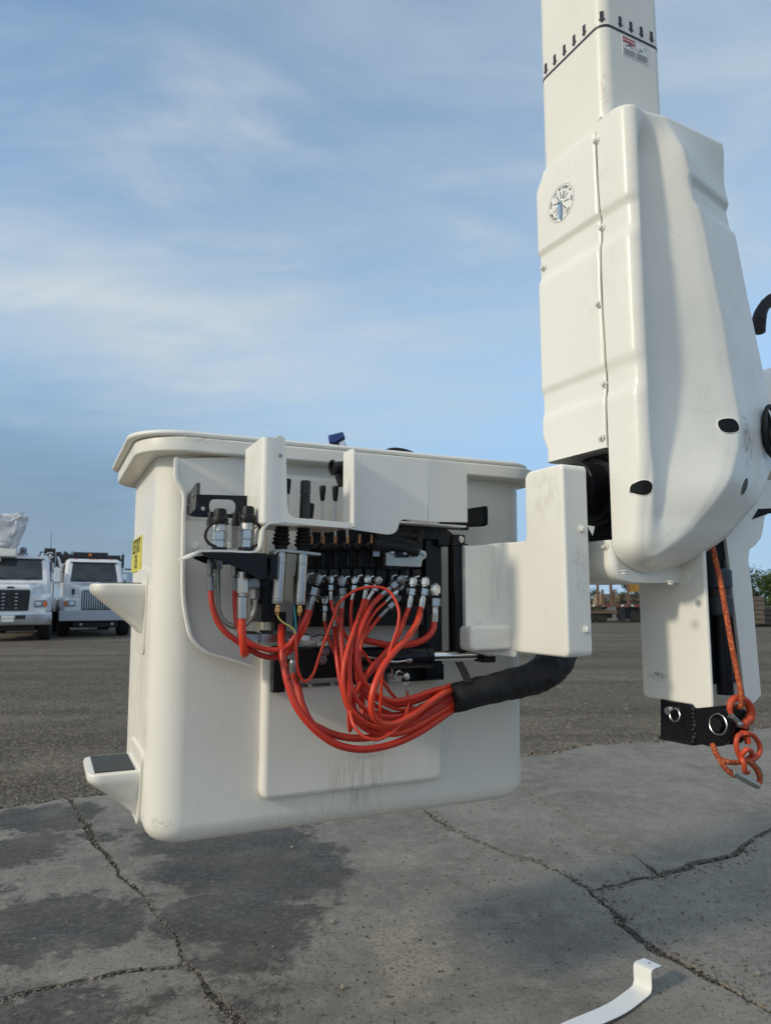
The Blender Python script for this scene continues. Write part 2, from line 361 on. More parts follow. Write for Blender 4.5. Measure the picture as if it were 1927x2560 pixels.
def tube(bm, pts, r, seg=10, n=8, cap=True, uv=None, wob=None, flat=1.0):
    path = catmull(pts, n); T, fr = frames(path); m = len(path)
    def R(i):
        if callable(r): return r(i / max(1, m - 1))
        return r
    loops = []
    for i, p in enumerate(path):
        u, v = fr[i]; lp = []
        for j in range(seg):
            a = 2 * math.pi * j / seg; rr = R(i) * (wob(i, j) if wob else 1)
            lp.append(p + (u * math.cos(a) + v * math.sin(a) * flat) * rr)
        loops.append(lp)
    vs = loft(bm, loops, cap0=cap, cap1=cap)
    if uv:
        lay = bm.loops.layers.uv.verify(); idx = {}
        s = [0]
        for i in range(1, m): s.append(s[-1] + (path[i] - path[i - 1]).length)
        for i, lp in enumerate(vs):
            for j, w in enumerate(lp): idx[w] = (i, j)
        for f in bm.faces:
            js = [idx[l.vert][1] for l in f.loops if l.vert in idx]
            wrap = js and max(js) - min(js) > seg / 2
            for l in f.loops:
                if l.vert in idx:
                    i, j = idx[l.vert]
                    if wrap and j == 0: j = seg
                    l[lay].uv = (j / seg * uv[0], s[i] * uv[1])
    return path
def grid_mesh(bm, rows):
    vs = [[bm.verts.new(p) for p in r] for r in rows]
    for i in range(len(vs) - 1):
        for j in range(len(vs[0]) - 1): bm.faces.new((vs[i][j], vs[i][j + 1], vs[i + 1][j + 1], vs[i + 1][j]))
    return vs
_font_cache = {}
def text_tris(s, size, align='CENTER', bold=0.0):
    k = (s, size, align, bold)
    if k not in _font_cache:
        c = bpy.data.curves.new('t', 'FONT'); c.body = s; c.size = size; c.align_x = align; c.align_y = 'CENTER'; c.offset = bold; c.resolution_u = 2
        c.fill_mode = 'FRONT'
        o = bpy.data.objects.new('t', c); me = bpy.data.meshes.new_from_object(o)
        _font_cache[k] = ([v.co.copy() for v in me.vertices], [tuple(p.vertices) for p in me.polygons])
        bpy.data.objects.remove(o); bpy.data.curves.remove(c); bpy.data.meshes.remove(me)
    return _font_cache[k]
def add_text(bm, s, size, fn, align='CENTER', bold=0.0):
    V, P = text_tris(s, size, align, bold)
    vs = [bm.verts.new(fn(v.x, v.y)) for v in V]
    for p in P:
        try: bm.faces.new([vs[i] for i in p])
        except ValueError: pass
def ss(x, a, b):
    t = min(1, max(0, (x - a) / (b - a))); return t * t * (3 - 2 * t)
def lerp(a, b, t): return a + (b - a) * t
def keyed(t, ks):
    for i in range(len(ks) - 1):
        if t <= ks[i + 1][0]:
            u = (t - ks[i][0]) / (ks[i + 1][0] - ks[i][0]); return lerp(ks[i][1], ks[i + 1][1], max(0, u))
    return ks[-1][1]

# ------------------------------------------------------------------ object bookkeeping
def to_mesh(bm, name, m, sharp=38, normals=True):
    if normals: bmesh.ops.recalc_face_normals(bm, faces=bm.faces[:])
    me = bpy.data.meshes.new(name); bm.to_mesh(me); bm.free()
    me.materials.append(m)
    me.polygons.foreach_set('use_smooth', [len(p.vertices) < 7 for p in me.polygons])
    if sharp is not None and len(me.polygons): me.set_sharp_from_angle(angle=rad(sharp))
    return me
def props(o, label=None, cat=None, group=None, kind=None):
    for k, v in (('label', label), ('category', cat), ('group', group), ('kind', kind)):
        if v: o[k] = v
    return o
def wn(o, kind=None):
    if kind is None and 8 < len(o.data.polygons) < 30000 and o.name.split('.')[0] not in ('crown', 'rubber_hose'):
        w = o.modifiers.new('weighted_normals', 'WEIGHTED_NORMAL'); w.keep_sharp = True; w.weight = 80
class Thing:
    """an Empty at the thing's base that parents its parts; mesh coordinates are given in the frame"""
    def __init__(s, name, label, cat, frame=WF, group=None, kind=None):
        s.root = bpy.data.objects.new(name, None); COL.objects.link(s.root); s.root.empty_display_size = .05
        props(s.root, label, cat, group, kind); s.f = frame; s.parts = []; s.subs = []
    def part(s, name, bm, m, parent=None, label=None, kind=None, sharp=38, normals=True):
        me = to_mesh(bm, name, m, sharp, normals) if isinstance(bm, bmesh.types.BMesh) else bm
        shared = me.users > 0
        o = bpy.data.objects.new(name, me); COL.objects.link(o); o.parent = parent or s.root; wn(o, kind)
        props(o, label, None, None, kind); s.parts.append(o); return o
    def place(s, name, me, M, parent=None):
        """a repeated piece that shares its mesh data; M places it in the frame"""
        o = bpy.data.objects.new(name, me); COL.objects.link(o); o.parent = parent or s.root; o.matrix_local = M
        s.subs.append((o, M)); return o
    def done(s, base=None):
        if base is None:
            lo = Vector((1e9,) * 3); hi = -lo
            for o in s.parts:
                for v in o.data.vertices:
                    for a in range(3): lo[a] = min(lo[a], v.co[a]); hi[a] = max(hi[a], v.co[a])
            base = Vector(((lo.x + hi.x) / 2, (lo.y + hi.y) / 2, lo.z))
        T = Matrix.Translation(-Vector(base))
        for me in {o.data for o in s.parts}: me.transform(T)
        for o, M in s.subs: o.matrix_local = T @ M
        s.root.matrix_world = s.f.M @ Matrix.Translation(base); return s.root
def single(name, bm, m, label, cat, frame=WF, group=None, kind=None, sharp=38):
    me = to_mesh(bm, name, m, sharp)
    lo = Vector((1e9,) * 3); hi = -lo
    for v in me.vertices:
        for a in range(3): lo[a] = min(lo[a], v.co[a]); hi[a] = max(hi[a], v.co[a])
    base = Vector(((lo.x + hi.x) / 2, (lo.y + hi.y) / 2, lo.z)); me.transform(Matrix.Translation(-base))
    o = bpy.data.objects.new(name, me); COL.objects.link(o); o.matrix_world = frame.M @ Matrix.Translation(base); wn(o, kind)
    return props(o, label, cat, group, kind)
def orient(p, d, roll=0.0):
    """matrix that puts a piece modelled along +z at p pointing along d"""
    return Matrix.Translation(p) @ Vector(d).to_track_quat('Z', 'Y').to_matrix().to_4x4() @ Matrix.Rotation(roll, 4, 'Z')
def bolt_mesh(name, r, h, m, washer=True):
    bm = BM()
    if washer: lathe(bm, (0, 0, 0), (0, 0, 1), [(r * 1.55, 0), (r * 1.55, h * .22), (r * 1.2, h * .3)], 18)
    lathe(bm, (0, 0, h * .25), (0, 0, 1), [(r * 1.0, 0), (r, h * .65), (r * .86, h * .78)], 6)
    return to_mesh(bm, name, m, 30)

# ================================================================== GROUND
def ground_mats():
    # broken yard concrete: trowel mottling, grit, damp stains with shapes of their own
    m, nt, b = nodes('yard_concrete')
    g = nt.nodes.new('ShaderNodeNewGeometry'); pos = g.outputs['Position']
    n1 = noise_node(nt, 1.3, 6, .6, world=True); n2 = noise_node(nt, 9, 8, .65, world=True); n3 = noise_node(nt, 60, 6, .7, world=True)
    c = mixc(nt, rng(nt, n1, .3, .7), (.160, .147, .125), (.262, .241, .206))
    c = mixc(nt, math_n(nt, 'MULTIPLY', rng(nt, n2, .42, .72), .75), c, (.30, .275, .235))
    c = mixc(nt, math_n(nt, 'MULTIPLY', rng(nt, noise_node(nt, 5, 9, .7, world=True, dist=1.0), .56, .70), .55), c, (.105, .103, .098))
    c = mixc(nt, math_n(nt, 'MULTIPLY', rng(nt, n3, .50, .70), .75), c, (.075, .068, .058))
    c = mixc(nt, math_n(nt, 'MULTIPLY', rng(nt, noise_node(nt, 150, 3, .6, world=True), .56, .72), .7), c, (.33, .31, .27))
    c = mixc(nt, math_n(nt, 'MULTIPLY', rng(nt, noise_node(nt, 95, 2, .6, world=True), .66, .72), .8), c, (.05, .046, .04))
    c = mixc(nt, math_n(nt, 'MULTIPLY', rng(nt, noise_node(nt, 42, 5, .7, world=True, stretch=(1, .55, 1)), .60, .68), .5), c, (.33, .315, .28))
    # damp blotches: sum of soft discs, edges broken by noise
    wob = nt.nodes.new('ShaderNodeTexNoise'); wob.inputs['Scale'].default_value = 3.4; wob.inputs['Detail'].default_value = 12; wob.inputs['Roughness'].default_value = .70
    nt.links.new(pos, wob.inputs[0])
    sub = nt.nodes.new('ShaderNodeVectorMath'); sub.operation = 'SUBTRACT'; nt.links.new(wob.outputs['Color'], sub.inputs[0]); sub.inputs[1].default_value = (.5, .5, .5)
    sc = nt.nodes.new('ShaderNodeVectorMath'); sc.operation = 'SCALE'; nt.links.new(sub.outputs[0], sc.inputs[0]); sc.inputs['Scale'].default_value = .75
    ad = nt.nodes.new('ShaderNodeVectorMath'); nt.links.new(pos, ad.inputs[0]); nt.links.new(sc.outputs[0], ad.inputs[1])
    acc = None
    frn = math_n(nt, 'MULTIPLY', math_n(nt, 'SUBTRACT', noise_node(nt, 17, 10, .75, world=True), .5), .34)
    for px, py, r in DAMP:
        ctr = gp(px, py)
        d = nt.nodes.new('ShaderNodeVectorMath'); d.operation = 'DISTANCE'; nt.links.new(ad.outputs[0], d.inputs[0]); d.inputs[1].default_value = (ctr.x, ctr.y, 0)
        v = rng(nt, math_n(nt, 'ADD', d.outputs['Value'], frn), r + .045, r - .045)
        acc = v if acc is None else math_n(nt, 'MAXIMUM', acc, v)
    ra = None
    for px, py, r in ((1010, 2330, .10), (1000, 2395, .13), (1040, 2440, .11), (985, 2480, .08), (1010, 2150, .05)):
        ctr = gp(px, py); d = nt.nodes.new('ShaderNodeVectorMath'); d.operation = 'DISTANCE'; nt.links.new(ad.outputs[0], d.inputs[0]); d.inputs[1].default_value = (ctr.x, ctr.y, 0)
        v = rng(nt, math_n(nt, 'ADD', d.outputs['Value'], frn), r + .05, r - .05); ra = v if ra is None else math_n(nt, 'MAXIMUM', ra, v)
    agg = noise_node(nt, 75, 4, .7, world=True)
    c = mixc(nt, math_n(nt, 'MULTIPLY', ra, rng(nt, agg, .40, .52)), c, (.34, .29, .22)); c = mixc(nt, math_n(nt, 'MULTIPLY', ra, rng(nt, agg, .40, .34)), c, (.06, .048, .036))
    damp = math_n(nt, 'MULTIPLY', acc, math_n(nt, 'MULTIPLY', rng(nt, noise_node(nt, 4, 6, .6, world=True), .25, .6, .65, 1.0), rng(nt, noise_node(nt, 38, 6, .7, world=True), .30, .56, .6, 1.0)))
    c = mixc(nt, math_n(nt, 'MULTIPLY', damp, .90), c, mixc(nt, rng(nt, noise_node(nt, 2.6, 6, .6, world=True), .40, .62), (.060, .050, .038), (.036, .034, .033)))
    nt.links.new(c, b.inputs['Base Color'])
    nt.links.new(rng(nt, damp, 0, 1, .88, .66), b.inputs['Roughness']); inp(b, 'Specular IOR Level', .28)
    bump(nt, b, noise_node(nt, 26, 8, .7, world=True), .55, .012)
    bump(nt, b, noise_node(nt, 170, 5, .7, world=True), .5, .003)
    # gravel yard
    m2, nt, b = nodes('gravel_yard'); inp(b, 'Roughness', .95); inp(b, 'Specular IOR Level', .2)
    n1 = noise_node(nt, .22, 5, .6, world=True, stretch=(.35, 1, 1)); n2 = noise_node(nt, 1.7, 6, .65, world=True)
    c = mixc(nt, rng(nt, n1, .32, .68), (.098, .082, .062), (.172, .146, .112))
    c = mixc(nt, math_n(nt, 'MULTIPLY', rng(nt, noise_node(nt, .9, 5, .6, world=True, stretch=(.18, 1.3, 1)), .54, .66), .55), c, (.235, .20, .155))
    c = mixc(nt, math_n(nt, 'MULTIPLY', rng(nt, n2, .46, .68), .7), c, (.075, .062, .048))
    c = mixc(nt, math_n(nt, 'MULTIPLY', rng(nt, noise_node(nt, .35, 4, .5, world=True, stretch=(.12, 1.6, 1)), .50, .60), .75), c, (.070, .057, .043))
    v = nt.nodes.new('ShaderNodeTexVoronoi'); v.inputs['Scale'].default_value = 52; v.feature = 'F1'
    gg = nt.nodes.new('ShaderNodeNewGeometry'); nt.links.new(gg.outputs['Position'], v.inputs[0])
    hs = nt.nodes.new('ShaderNodeSeparateColor'); nt.links.new(v.outputs['Color'], hs.inputs[0])
    c = mixc(nt, rng(nt, hs.outputs[0], .35, 1.0, .0, .5), c, (.34, .29, .225))
    c = mixc(nt, math_n(nt, 'MULTIPLY', rng(nt, hs.outputs[1], .45, .9), .5), c, (.050, .042, .034))
    c = mixc(nt, math_n(nt, 'MULTIPLY', rng(nt, noise_node(nt, 9, 8, .8, world=True), .50, .62), .40), c, (.055, .045, .034))
    nt.links.new(c, b.inputs['Base Color'])
    bump(nt, b, v.outputs['Distance'], -1.0, .02)
    bump(nt, b, noise_node(nt, 1.1, 5, world=True), .8, .12); bump(nt, b, noise_node(nt, 7, 6, .7, world=True), .9, .05)
    # loose stones
    m3, nt, b = nodes('loose_stone'); inp(b, 'Roughness', .9)
    oi = noise_node(nt, 31, 2, world=True)
    nt.links.new(mixc(nt, rng(nt, oi, .3, .7), (.045, .040, .033), (.25, .22, .18)), b.inputs['Base Color'])
    bump(nt, b, noise_node(nt, 220, 4, world=True), .5, .003)
    m4, nt, b = nodes('crack_dirt'); inp(b, 'Roughness', .95); inp(b, 'Specular IOR Level', .2)
    c = mixc(nt, rng(nt, noise_node(nt, 70, 5, .7, world=True), .35, .65), (.045, .041, .034), (.150, .136, .112)); nt.links.new(c, b.inputs['Base Color'])
    bump(nt, b, noise_node(nt, 120, 5, .7, world=True), 1.0, .006)
    return m, m2, m3, m4
DAMP = [(470, 2090, .30), (560, 2160, .34), (690, 2180, .32), (760, 2150, .22), (500, 2040, .28), (560, 2290, .27), (640, 2330, .24), (600, 2420, .15), (680, 2100, .26),
        (60, 2340, .24), (200, 2320, .20), (300, 2300, .12), (50, 2130, .26), (110, 2290, .20), (60, 2545, .22), (215, 2550, .13), (330, 2510, .075), (645, 2515, .07),
        (120, 2040, .3), (620, 2450, .05), (730, 2270, .1), (640, 2045, .32), (260, 2085, .1), (30, 2225, .06), (330, 2275, .07), (290, 2550, .07)]
M_CONC, M_GRAVEL, M_STONE, M_FILL = ground_mats()

bm = BM()
def yard():
    xs = [-700, -60, -20, -8, 8, 20, 60, 700]; ys = [-40, 2, 20, 60, 1200]
    grid_mesh(bm, [[Vector((x, y, -.045)) for x in xs] for y in ys])
yard()
single('gravel_ground', bm, M_GRAVEL, 'brown gravel yard stretching back to the parked trucks', 'ground', kind='structure')

def fract(pts, amp=.016, n=6):
    """jagged break line through the measured points"""
    out = []
    for i in range(len(pts) - 1):
        a, b = pts[i], pts[i + 1]; L = (b - a).length; k = max(2, int(L / .03))
        t = (b - a).normalized(); nrm = Vector((-t.y, t.x, 0))
        for j in range(k):
            p = a.lerp(b, j / k); w = math.sin(math.pi * j / k) ** .5
            d = noise.fractal(Vector((p.x * 4.0, p.y * 4.0, 3.1)), .9, 2.1, 5) * amp * 2.0 * w
            out.append(p + nrm * d)
    out.append(pts[-1]); return out
G = lambda L: [gp(*p) for p in L]
cA = fract(G([(168, 1996), (185, 2018), (225, 2085), (270, 2150), (330, 2215), (390, 2290), (430, 2330), (470, 2408), (500, 2440), (545, 2500), (600, 2560), (700, 2690), (900, 3000)]))
cB = fract(G([(-420, 2610), (-150, 2535), (0, 2500), (150, 2465), (300, 2430), (470, 2408)]))
cC = fract(G([(-420, 2060), (-120, 2075), (0, 2078), (100, 2083), (228, 2088)]))
cD = fract(G([(850, 1932), (960, 1975), (1060, 2025), (1130, 2075), (1230, 2120), (1320, 2150), (1400, 2180), (1475, 2224), (1500, 2250), (1550, 2310), (1620, 2360), (1700, 2405), (1800, 2460), (1927, 2530), (2300, 2720)]))
cE = fract(G([(1475, 2224), (1560, 2208), (1650, 2190), (1730, 2160), (1830, 2140), (1880, 2100), (1927, 2072), (2060, 2066), (2400, 2040)]))
cF = fract(G([(1180, 1908), (1310, 1975), (1400, 2030), (1480, 2080), (1560, 2126), (1600, 2150), (1645, 2191)]), .01)
cG = fract(G([(1560, 1858), (1680, 1935), (1800, 1985), (1927, 2018), (2100, 2000), (2400, 1925)]), .01)
FE = fract(G([(-900, 2078), (-300, 2040), (0, 2022), (168, 1996)]), .035)
FE2 = fract(G([(168, 1996), (320, 1985), (600, 1962), (850, 1932)]), .035)
FE3 = fract(G([(850, 1932), (1180, 1908)]), .035); FE4 = fract(G([(1180, 1908), (1310, 1893), (1395, 1884), (1470, 1866), (1560, 1858)]), .04)
FE5 = fract(G([(1560, 1858), (1700, 1846), (1927, 1818), (2500, 1762)]), .035)
def near(line, p): return min(range(len(line)), key=lambda i: (line[i] - p).length)
jA = near(cA, cB[-1]); jC = near(cA, cC[-1]); jE = near(cE, cF[-1]); kx = cA[-1]
slabs = [
    FE + cA[1:jC + 1] + list(reversed(cC))[1:],
    cC + cA[jC + 1:jA + 1] + list(reversed(cB))[1:],
    cB + cA[jA + 1:] + [Vector((cA[-1].x, -1.5, 0)), Vector((-5, -1.5, 0)), Vector((-5, cB[0].y, 0))],
    FE2 + cD[1:] + [Vector((cD[-1].x, -1.5, 0)), Vector((cA[-1].x, -1.5, 0))] + list(reversed(cA))[:-1],
    FE3 + cF[1:] + list(reversed(cE[:jE]))[:-1] + list(reversed(cD[:near(cD, cE[0]) + 1]))[:-1],
    FE4 + cG[1:] + list(reversed(cE[jE:])) + list(reversed(cF))[1:-1],
    FE5 + list(reversed(cG))[:-1],
    cE + [Vector((7, cE[-1].y, 0)), Vector((7, cD[-1].y, 0))] + list(reversed(cD[near(cD, cE[0]) + 1:])),
]
FG = cF[4:-4:2] + cG[4::2] + cC[4:-4:2]
pav = Thing('concrete_pavement', 'cracked grey concrete slabs of the yard with damp stains', 'pavement', kind='structure')
for i, sl_ in enumerate(slabs):
    poly = []
    for p in sl_:
        if not poly or (Vector((p.x, p.y)) - poly[-1]).length > .004: poly.append(Vector((p.x, p.y)))
    if area(poly) < 0: poly.reverse()
    n = len(poly); out = []
    for k in range(n):
        e = poly[(k + 1) % n] - poly[k - 1]
        if e.length < 1e-6: out.append(poly[k]); continue
        e.normalize(); p = poly[k]
        w = .003 + .017 * max(0, noise.noise(Vector((p.x * 1.7, p.y * 1.7, 9))) + .35) + .014 * abs(noise.fractal(Vector((p.x * 14, p.y * 14, i * 5.0)), 1, 2, 4))
        if min((Vector((q_.x, q_.y)) - p).length for q_ in FG) < .06: w *= .22
        out.append(p + Vector((-e.y, e.x)) * w)
    bm = BM(); dz = [0, .002, -.004, .0, -.003, .003, -.006, -.004][i]
    n = len(out)
    vco, _, tri, *_ = delaunay_2d_cdt(out, [(k, (k + 1) % n) for k in range(n)], [list(range(n))], 1, 1e-4)
    use = {}
    for t in tri:
        for k in range(len(t)):
            e = (t[k], t[(k + 1) % len(t)]); use[tuple(sorted(e))] = use.get(tuple(sorted(e)), 0) + 1
    vt = [bm.verts.new((p.x, p.y, dz)) for p in vco]; vl = {}
    for t in tri: bm.faces.new([vt[k] for k in t])
    for (p, q_), cnt in use.items():
        if cnt != 1: continue
        for k in (p, q_):
            if k not in vl: vl[k] = bm.verts.new((vco[k].x, vco[k].y, -.09))
        bm.faces.new((vt[p], vt[q_], vl[q_], vl[p]))
    for v in [v for v in bm.verts if not v.link_faces]: bm.verts.remove(v)
    pav.part('slab', bm, M_CONC, sharp=30)
for k, line in enumerate((cA, cB, cC, cD, cE, cF, cG)):
    bm = BM(); lo = []
    for i in range(0, len(line), 3):
        t = (line[min(i + 3, len(line) - 1)] - line[max(i - 3, 0)]); t.normalize(); n_ = Vector((-t.y, t.x, 0)); z = -.009 - .0007 * k
        lo.append([line[i] + n_ * e + Vector((0, 0, z + .003 * noise.noise(Vector((line[i].x * 9, line[i].y * 9, e * 30))))) for e in (-.10, -.05, 0, .05, .10)])
    loft(bm, lo, closed=False); pav.part('crack_filling', bm, M_FILL, sharp=None)
# grit and stones packed into the cracks and strewn over the slabs
def stone(bm, p, r):
    k = [Vector((1, 0, 0)), Vector((-1, 0, 0)), Vector((0, 1, 0)), Vector((0, -1, 0)), Vector((0, 0, .8)), Vector((0, 0, -.6))]
    rz = random.random() * 6.3; c, s = math.cos(rz), math.sin(rz)
    v = []
    for q in k:
        q = q * r * random.uniform(.6, 1.25) + Vector((random.uniform(-.3, .3), random.uniform(-.3, .3), random.uniform(-.2, .2))) * r
        v.append(bm.verts.new(p + Vector((q.x * c - q.y * s, q.x * s + q.y * c, q.z))))
    for a, b_, c_ in ((0, 2, 4), (2, 1, 4), (1, 3, 4), (3, 0, 4), (2, 0, 5), (1, 2, 5), (3, 1, 5), (0, 3, 5)): bm.faces.new((v[a], v[b_], v[c_]))
bm = BM()
for line, wd, cnt in ((cA, .030, 3600), (cB, .02, 1000), (cC, .015, 300), (cD, .032, 3200), (cE, .045, 2400), (cF, .008, 300), (cG, .008, 250)):
    for _ in range(cnt):
        p = random.choice(line)
        if p.y > 8 or p.y < .8: continue
        w = wd * (.25 + max(0, noise.noise(Vector((p.x * 1.7, p.y * 1.7, 9))) + .35) * 1.4)
        stone(bm, Vector((p.x + random.gauss(0, w), p.y + random.gauss(0, w), -.010 + random.random() * .010)), random.choice((.002, .003, .003, .004, .006, .008)))
single('crack_grit', bm, M_STONE, 'dark grit and small stones packed into the pavement cracks', 'grit', kind='stuff', sharp=20)
bm = BM()
for _ in range(5000):
    px, py = random.uniform(-50, 1980), random.uniform(2000, 2600)
    p = gp(px, py)
    if noise.noise(Vector((p.x * .9, p.y * .9, 4))) < random.uniform(-.5, .3): continue
    stone(bm, Vector((p.x, p.y, .001)), random.choice((.002, .002, .003, .003, .004, .006)))
for _ in range(15000):
    y = 3.2 + 9 * random.random() ** 1.6; x = random.uniform(-.75 * y - .3, .75 * y + .3)
    edge = -.046
    stone(bm, Vector((x, y, edge)), random.choice((.006, .008, .010, .013, .017)))
for line in (FE, FE2, FE3, FE4, FE5):
    for _ in range(700):
        p = random.choice(line); stone(bm, Vector((p.x + random.gauss(0, .04), p.y + abs(random.gauss(.03, .06)), -.03 + random.random() * .02)), random.choice((.006, .009, .012, .02)))
single('loose_gravel', bm, M_STONE, 'loose gravel scattered over the slabs and the yard edge', 'gravel', kind='stuff', sharp=20)
for px, py, r, lab in ((832, 2309, .013, 'pale pebble in the middle of the bare slab, largest one there'), (800, 2325, .006, 'small tan pebble left of the pale pebble'),
                  (856, 2474, .011, 'flat grey pebble nearest the bottom of the picture'), (731, 2122, .011, 'grey pebble on the damp stain below the bucket'), (1895, 2440, .012, 'brown stone chip by the right end of the long crack')):
    bm = BM(); bmesh.ops.create_icosphere(bm, subdivisions=1, radius=r * .85)
    p = gp(px, py)
    for v in bm.verts: v.co = Vector((v.co.x, v.co.y, v.co.z * .8)) * (1 + .55 * noise.noise(v.co * 70 + Vector((px, 0, 0)))) + Vector((p.x, p.y, r * .6))
    single('pebble', bm, mat('pebble_stone', (.27, .24, .19), .85, 0, .2, 80, .4, 200, .002), lab, 'pebble', group='pebbles on the concrete', sharp=25)
pav.done(Vector((0, 3, -.045)))

# ================================================================== BUCKET
XL = BF.y(327, 1400, .60).x; XR = bp(1302, 1600, 0).x + .038; DEP = .62
ZB = bp(400, 2112, 0).z - .018; ZR0 = bp(560, 1136, .055).z; ZR1 = bp(560, 1098, .055).z
bk = Thing('bucket', 'white fiberglass bucket with two moulded side steps and a yellow capacity sticker', 'bucket', BF)
bm = BM(); loops = []; R0 = .055
for i in range(7):
    a = math.pi / 2 * i / 6; ins = R0 * (1 - math.sin(a)) + .006
    loops.append(rrect(XL + ins, XR - ins, ins, DEP - ins, max(.02, .085 - ins * .5), ZB + R0 * (1 - math.cos(a)), 8))
NZ = 26
for i in range(1, NZ + 1):
    t = i / NZ; ins = .006 * (1 - t)
    loops.append(rrect(XL + ins, XR - ins, ins, DEP - ins, .085, lerp(ZB + R0, ZR0 + .02, t), 8))
for ins, z in ((.012, ZR0 + .03), (.02, ZB + .12), (.03, ZB + .03)): loops.append(rrect(XL + ins + .006, XR - ins - .006, ins + .006, DEP - ins - .006, .075, z, 8))
loft(bm, loops); bk.part('tub', bm, M_BUCKET, sharp=60)
def rim_ring(bm, ox, z0, z1, rr, dx=0.0, inn=.012, rc=.12):
    sec = [(ox - rr, z0), (ox - rr * .3, z0 + rr * .3), (ox, z0 + rr), (ox, z1 - rr), (ox - rr * .3, z1 - rr * .3), (ox - rr, z1), (-inn, z1), (-inn, z0)]
    loft(bm, [rrect(XL - o + dx, XR + o + dx, -o, DEP + o, rc + o * .3, z, 10) for o, z in sec], ring=True)
bm = BM(); rim_ring(bm, .055, ZR0, ZR1, .006); rim = bk.part('rim', bm, M_BUCKET, sharp=50)
# moulded raised panel on the front
P = [bp(654, 1180, .026), bp(1112, 1190, .026), bp(1110, 1951, .026), bp(654, 1992, .026)]
zlo = min(P[2].z, P[3].z)
pan = round_poly([(P[3].x, zlo), (P[2].x, zlo), (P[2].x, ZR0 - .03), (P[3].x, ZR0 - .03)], .028)
bm = BM(); prism(bm, pan, -.026, .02, None, .016, 5); bk.part('raised_panel', bm, M_BUCKET, sharp=60)
# side steps: triangular pockets standing out from the left wall
def step(pxc, ytop, ybot, yc, wid, out, label, tail=.055):
    zt = BF.x(pxc, ytop, XL).z; zb_ = BF.x(pxc, ybot, XL).z
    bm = BM(); n = 14; loops = []
    for i in range(n + 1):
        t = i / n; z = lerp(zb_, zt, t)
        o = max(.004, out * min(1, (t / .88)) ** 1.02); hw = wid / 2 * lerp(.66, 1.0, min(1, t / .85)); r = min(.036, o * .75, hw * .7)
        pts = [Vector((XL + .02, yc + hw, z)), Vector((XL + .005, yc + hw, z))]
        for k in range(7):
            a = rad(90 + 15 * k); pts.append(Vector((XL - o + r + r * math.cos(a), yc + hw - r + r * math.sin(a), z)))
        for k in range(7):
            a = rad(180 + 15 * k); pts.append(Vector((XL - o + r + r * math.cos(a), yc - hw + r + r * math.sin(a), z)))
        pts += [Vector((XL + .005, yc - hw, z)), Vector((XL + .02, yc - hw, z))]
        loops.append(pts)
    top = loops[-1]; cx = sum((p for p in top), Vector()) / len(top)
    loops.append([cx + (p - cx) * .985 + Vector((0, 0, .003)) for p in top]); loops.append([cx + (p - cx) * .955 + Vector((0, 0, .006)) for p in top])
    loft(bm, loops)
    o = bk.part('step', bm, M_BUCKET, sharp=50, label=label)
    bm = BM()   # flange bonded to the wall around the pocket
    prism(bm, round_poly([(yc - wid * .57, zt + .05), (yc + wid * .57, zt + .05), (yc + wid * .44, zb_ - tail), (yc - wid * .44, zb_ - tail)], .03), XL - .0022, XL + .02, TYZ, .002, 2)
    bk.part('step_flange', bm, M_BUCKET, parent=o)
    bm = BM(); box(bm, XL - out + .018, XL - .012, yc - wid / 2 + .016, yc + wid / 2 - .020, zt + .0065, zt + .0085)
    bk.part('step_tread', bm, M_TREAD, parent=o, label='dark grip tape')
step(345, 1468, 1580, .255, .22, .135, 'upper step seen from below')
_n = BF.x(338, 1904, XL - .02); _f = BF.x(314, 1863, XL - .02);
step(325, 1884, 2000, .245, .25, .128, 'lower step with dark grip tape on top', .018)
# capacity sticker
c0 = BF.x(356, 1398, XL); c1 = BF.x(332, 1430, XL - .001); hz = BF.x(344, 1335, XL).z
y0, y1 = BF.x(355, 1337, XL).y, BF.x(332, 1356, XL).y
z1 = BF.x(355, 1337, XL).z; z0 = BF.x(355, 1424, XL).z
bm = BM(); box(bm, XL - .0012, XL + .012, y0, y1, z0, z1)
stk = bk.part('capacity_sticker', bm, M_STICKY)
bm = BM(); yc = (y0 + y1) / 2; hh = z1 - z0; wY = y1 - y0
fn = lambda zc, s, sy: (lambda a, b_: Vector((XL - .0018, yc - a * s, zc + b_ * sy)))
k = wY * .90 / 9.5
add_text(bm, 'BUCKET CAPACITY', 1.0, fn(z1 - hh * .27, k, k * 2.6), bold=.015)
add_text(bm, '700 LB', 1.0, fn(z0 + hh * .27, k * 1.05, k * 2.6), bold=.015)
bk.part('sticker_lettering', bm, M_INK, parent=stk, normals=False)
# a chip in the gelcoat
bm = BM(); p = bp(377, 1327, .0)
prism(bm, [(p.x - .008, p.z + .004), (p.x + .009, p.z - .003), (p.x + .001, p.z - .005)], -.0015, .004)
bk.done()

bm = BM(); rim_ring(bm, .052, ZR1 + .0005, ZR1 + .016, .006, dx=-.022, inn=.03)
single('bucket_liner', bm, M_LINER, 'white liner lip sitting on top of the bucket rim', 'liner', BF, sharp=50)
# black grab handle lying over the rim
p0, p1 = BF.y(958, 1134, .02), BF.y(1036, 1146, .02)
bm = BM(); tube(bm, [p0 + Vector((0, 0, -.04)), p0 + Vector((.012, 0, .0)), p0 + Vector((.035, 0, .010)), p1 + Vector((-.02, 0, .012)), p1 + Vector((0, 0, .0)), p1 + Vector((.002, 0, -.05))], .012, 12)
single('grab_handle', bm, M_RUBBER, 'black rounded grab bar showing just above the bucket rim', 'handle', BF)

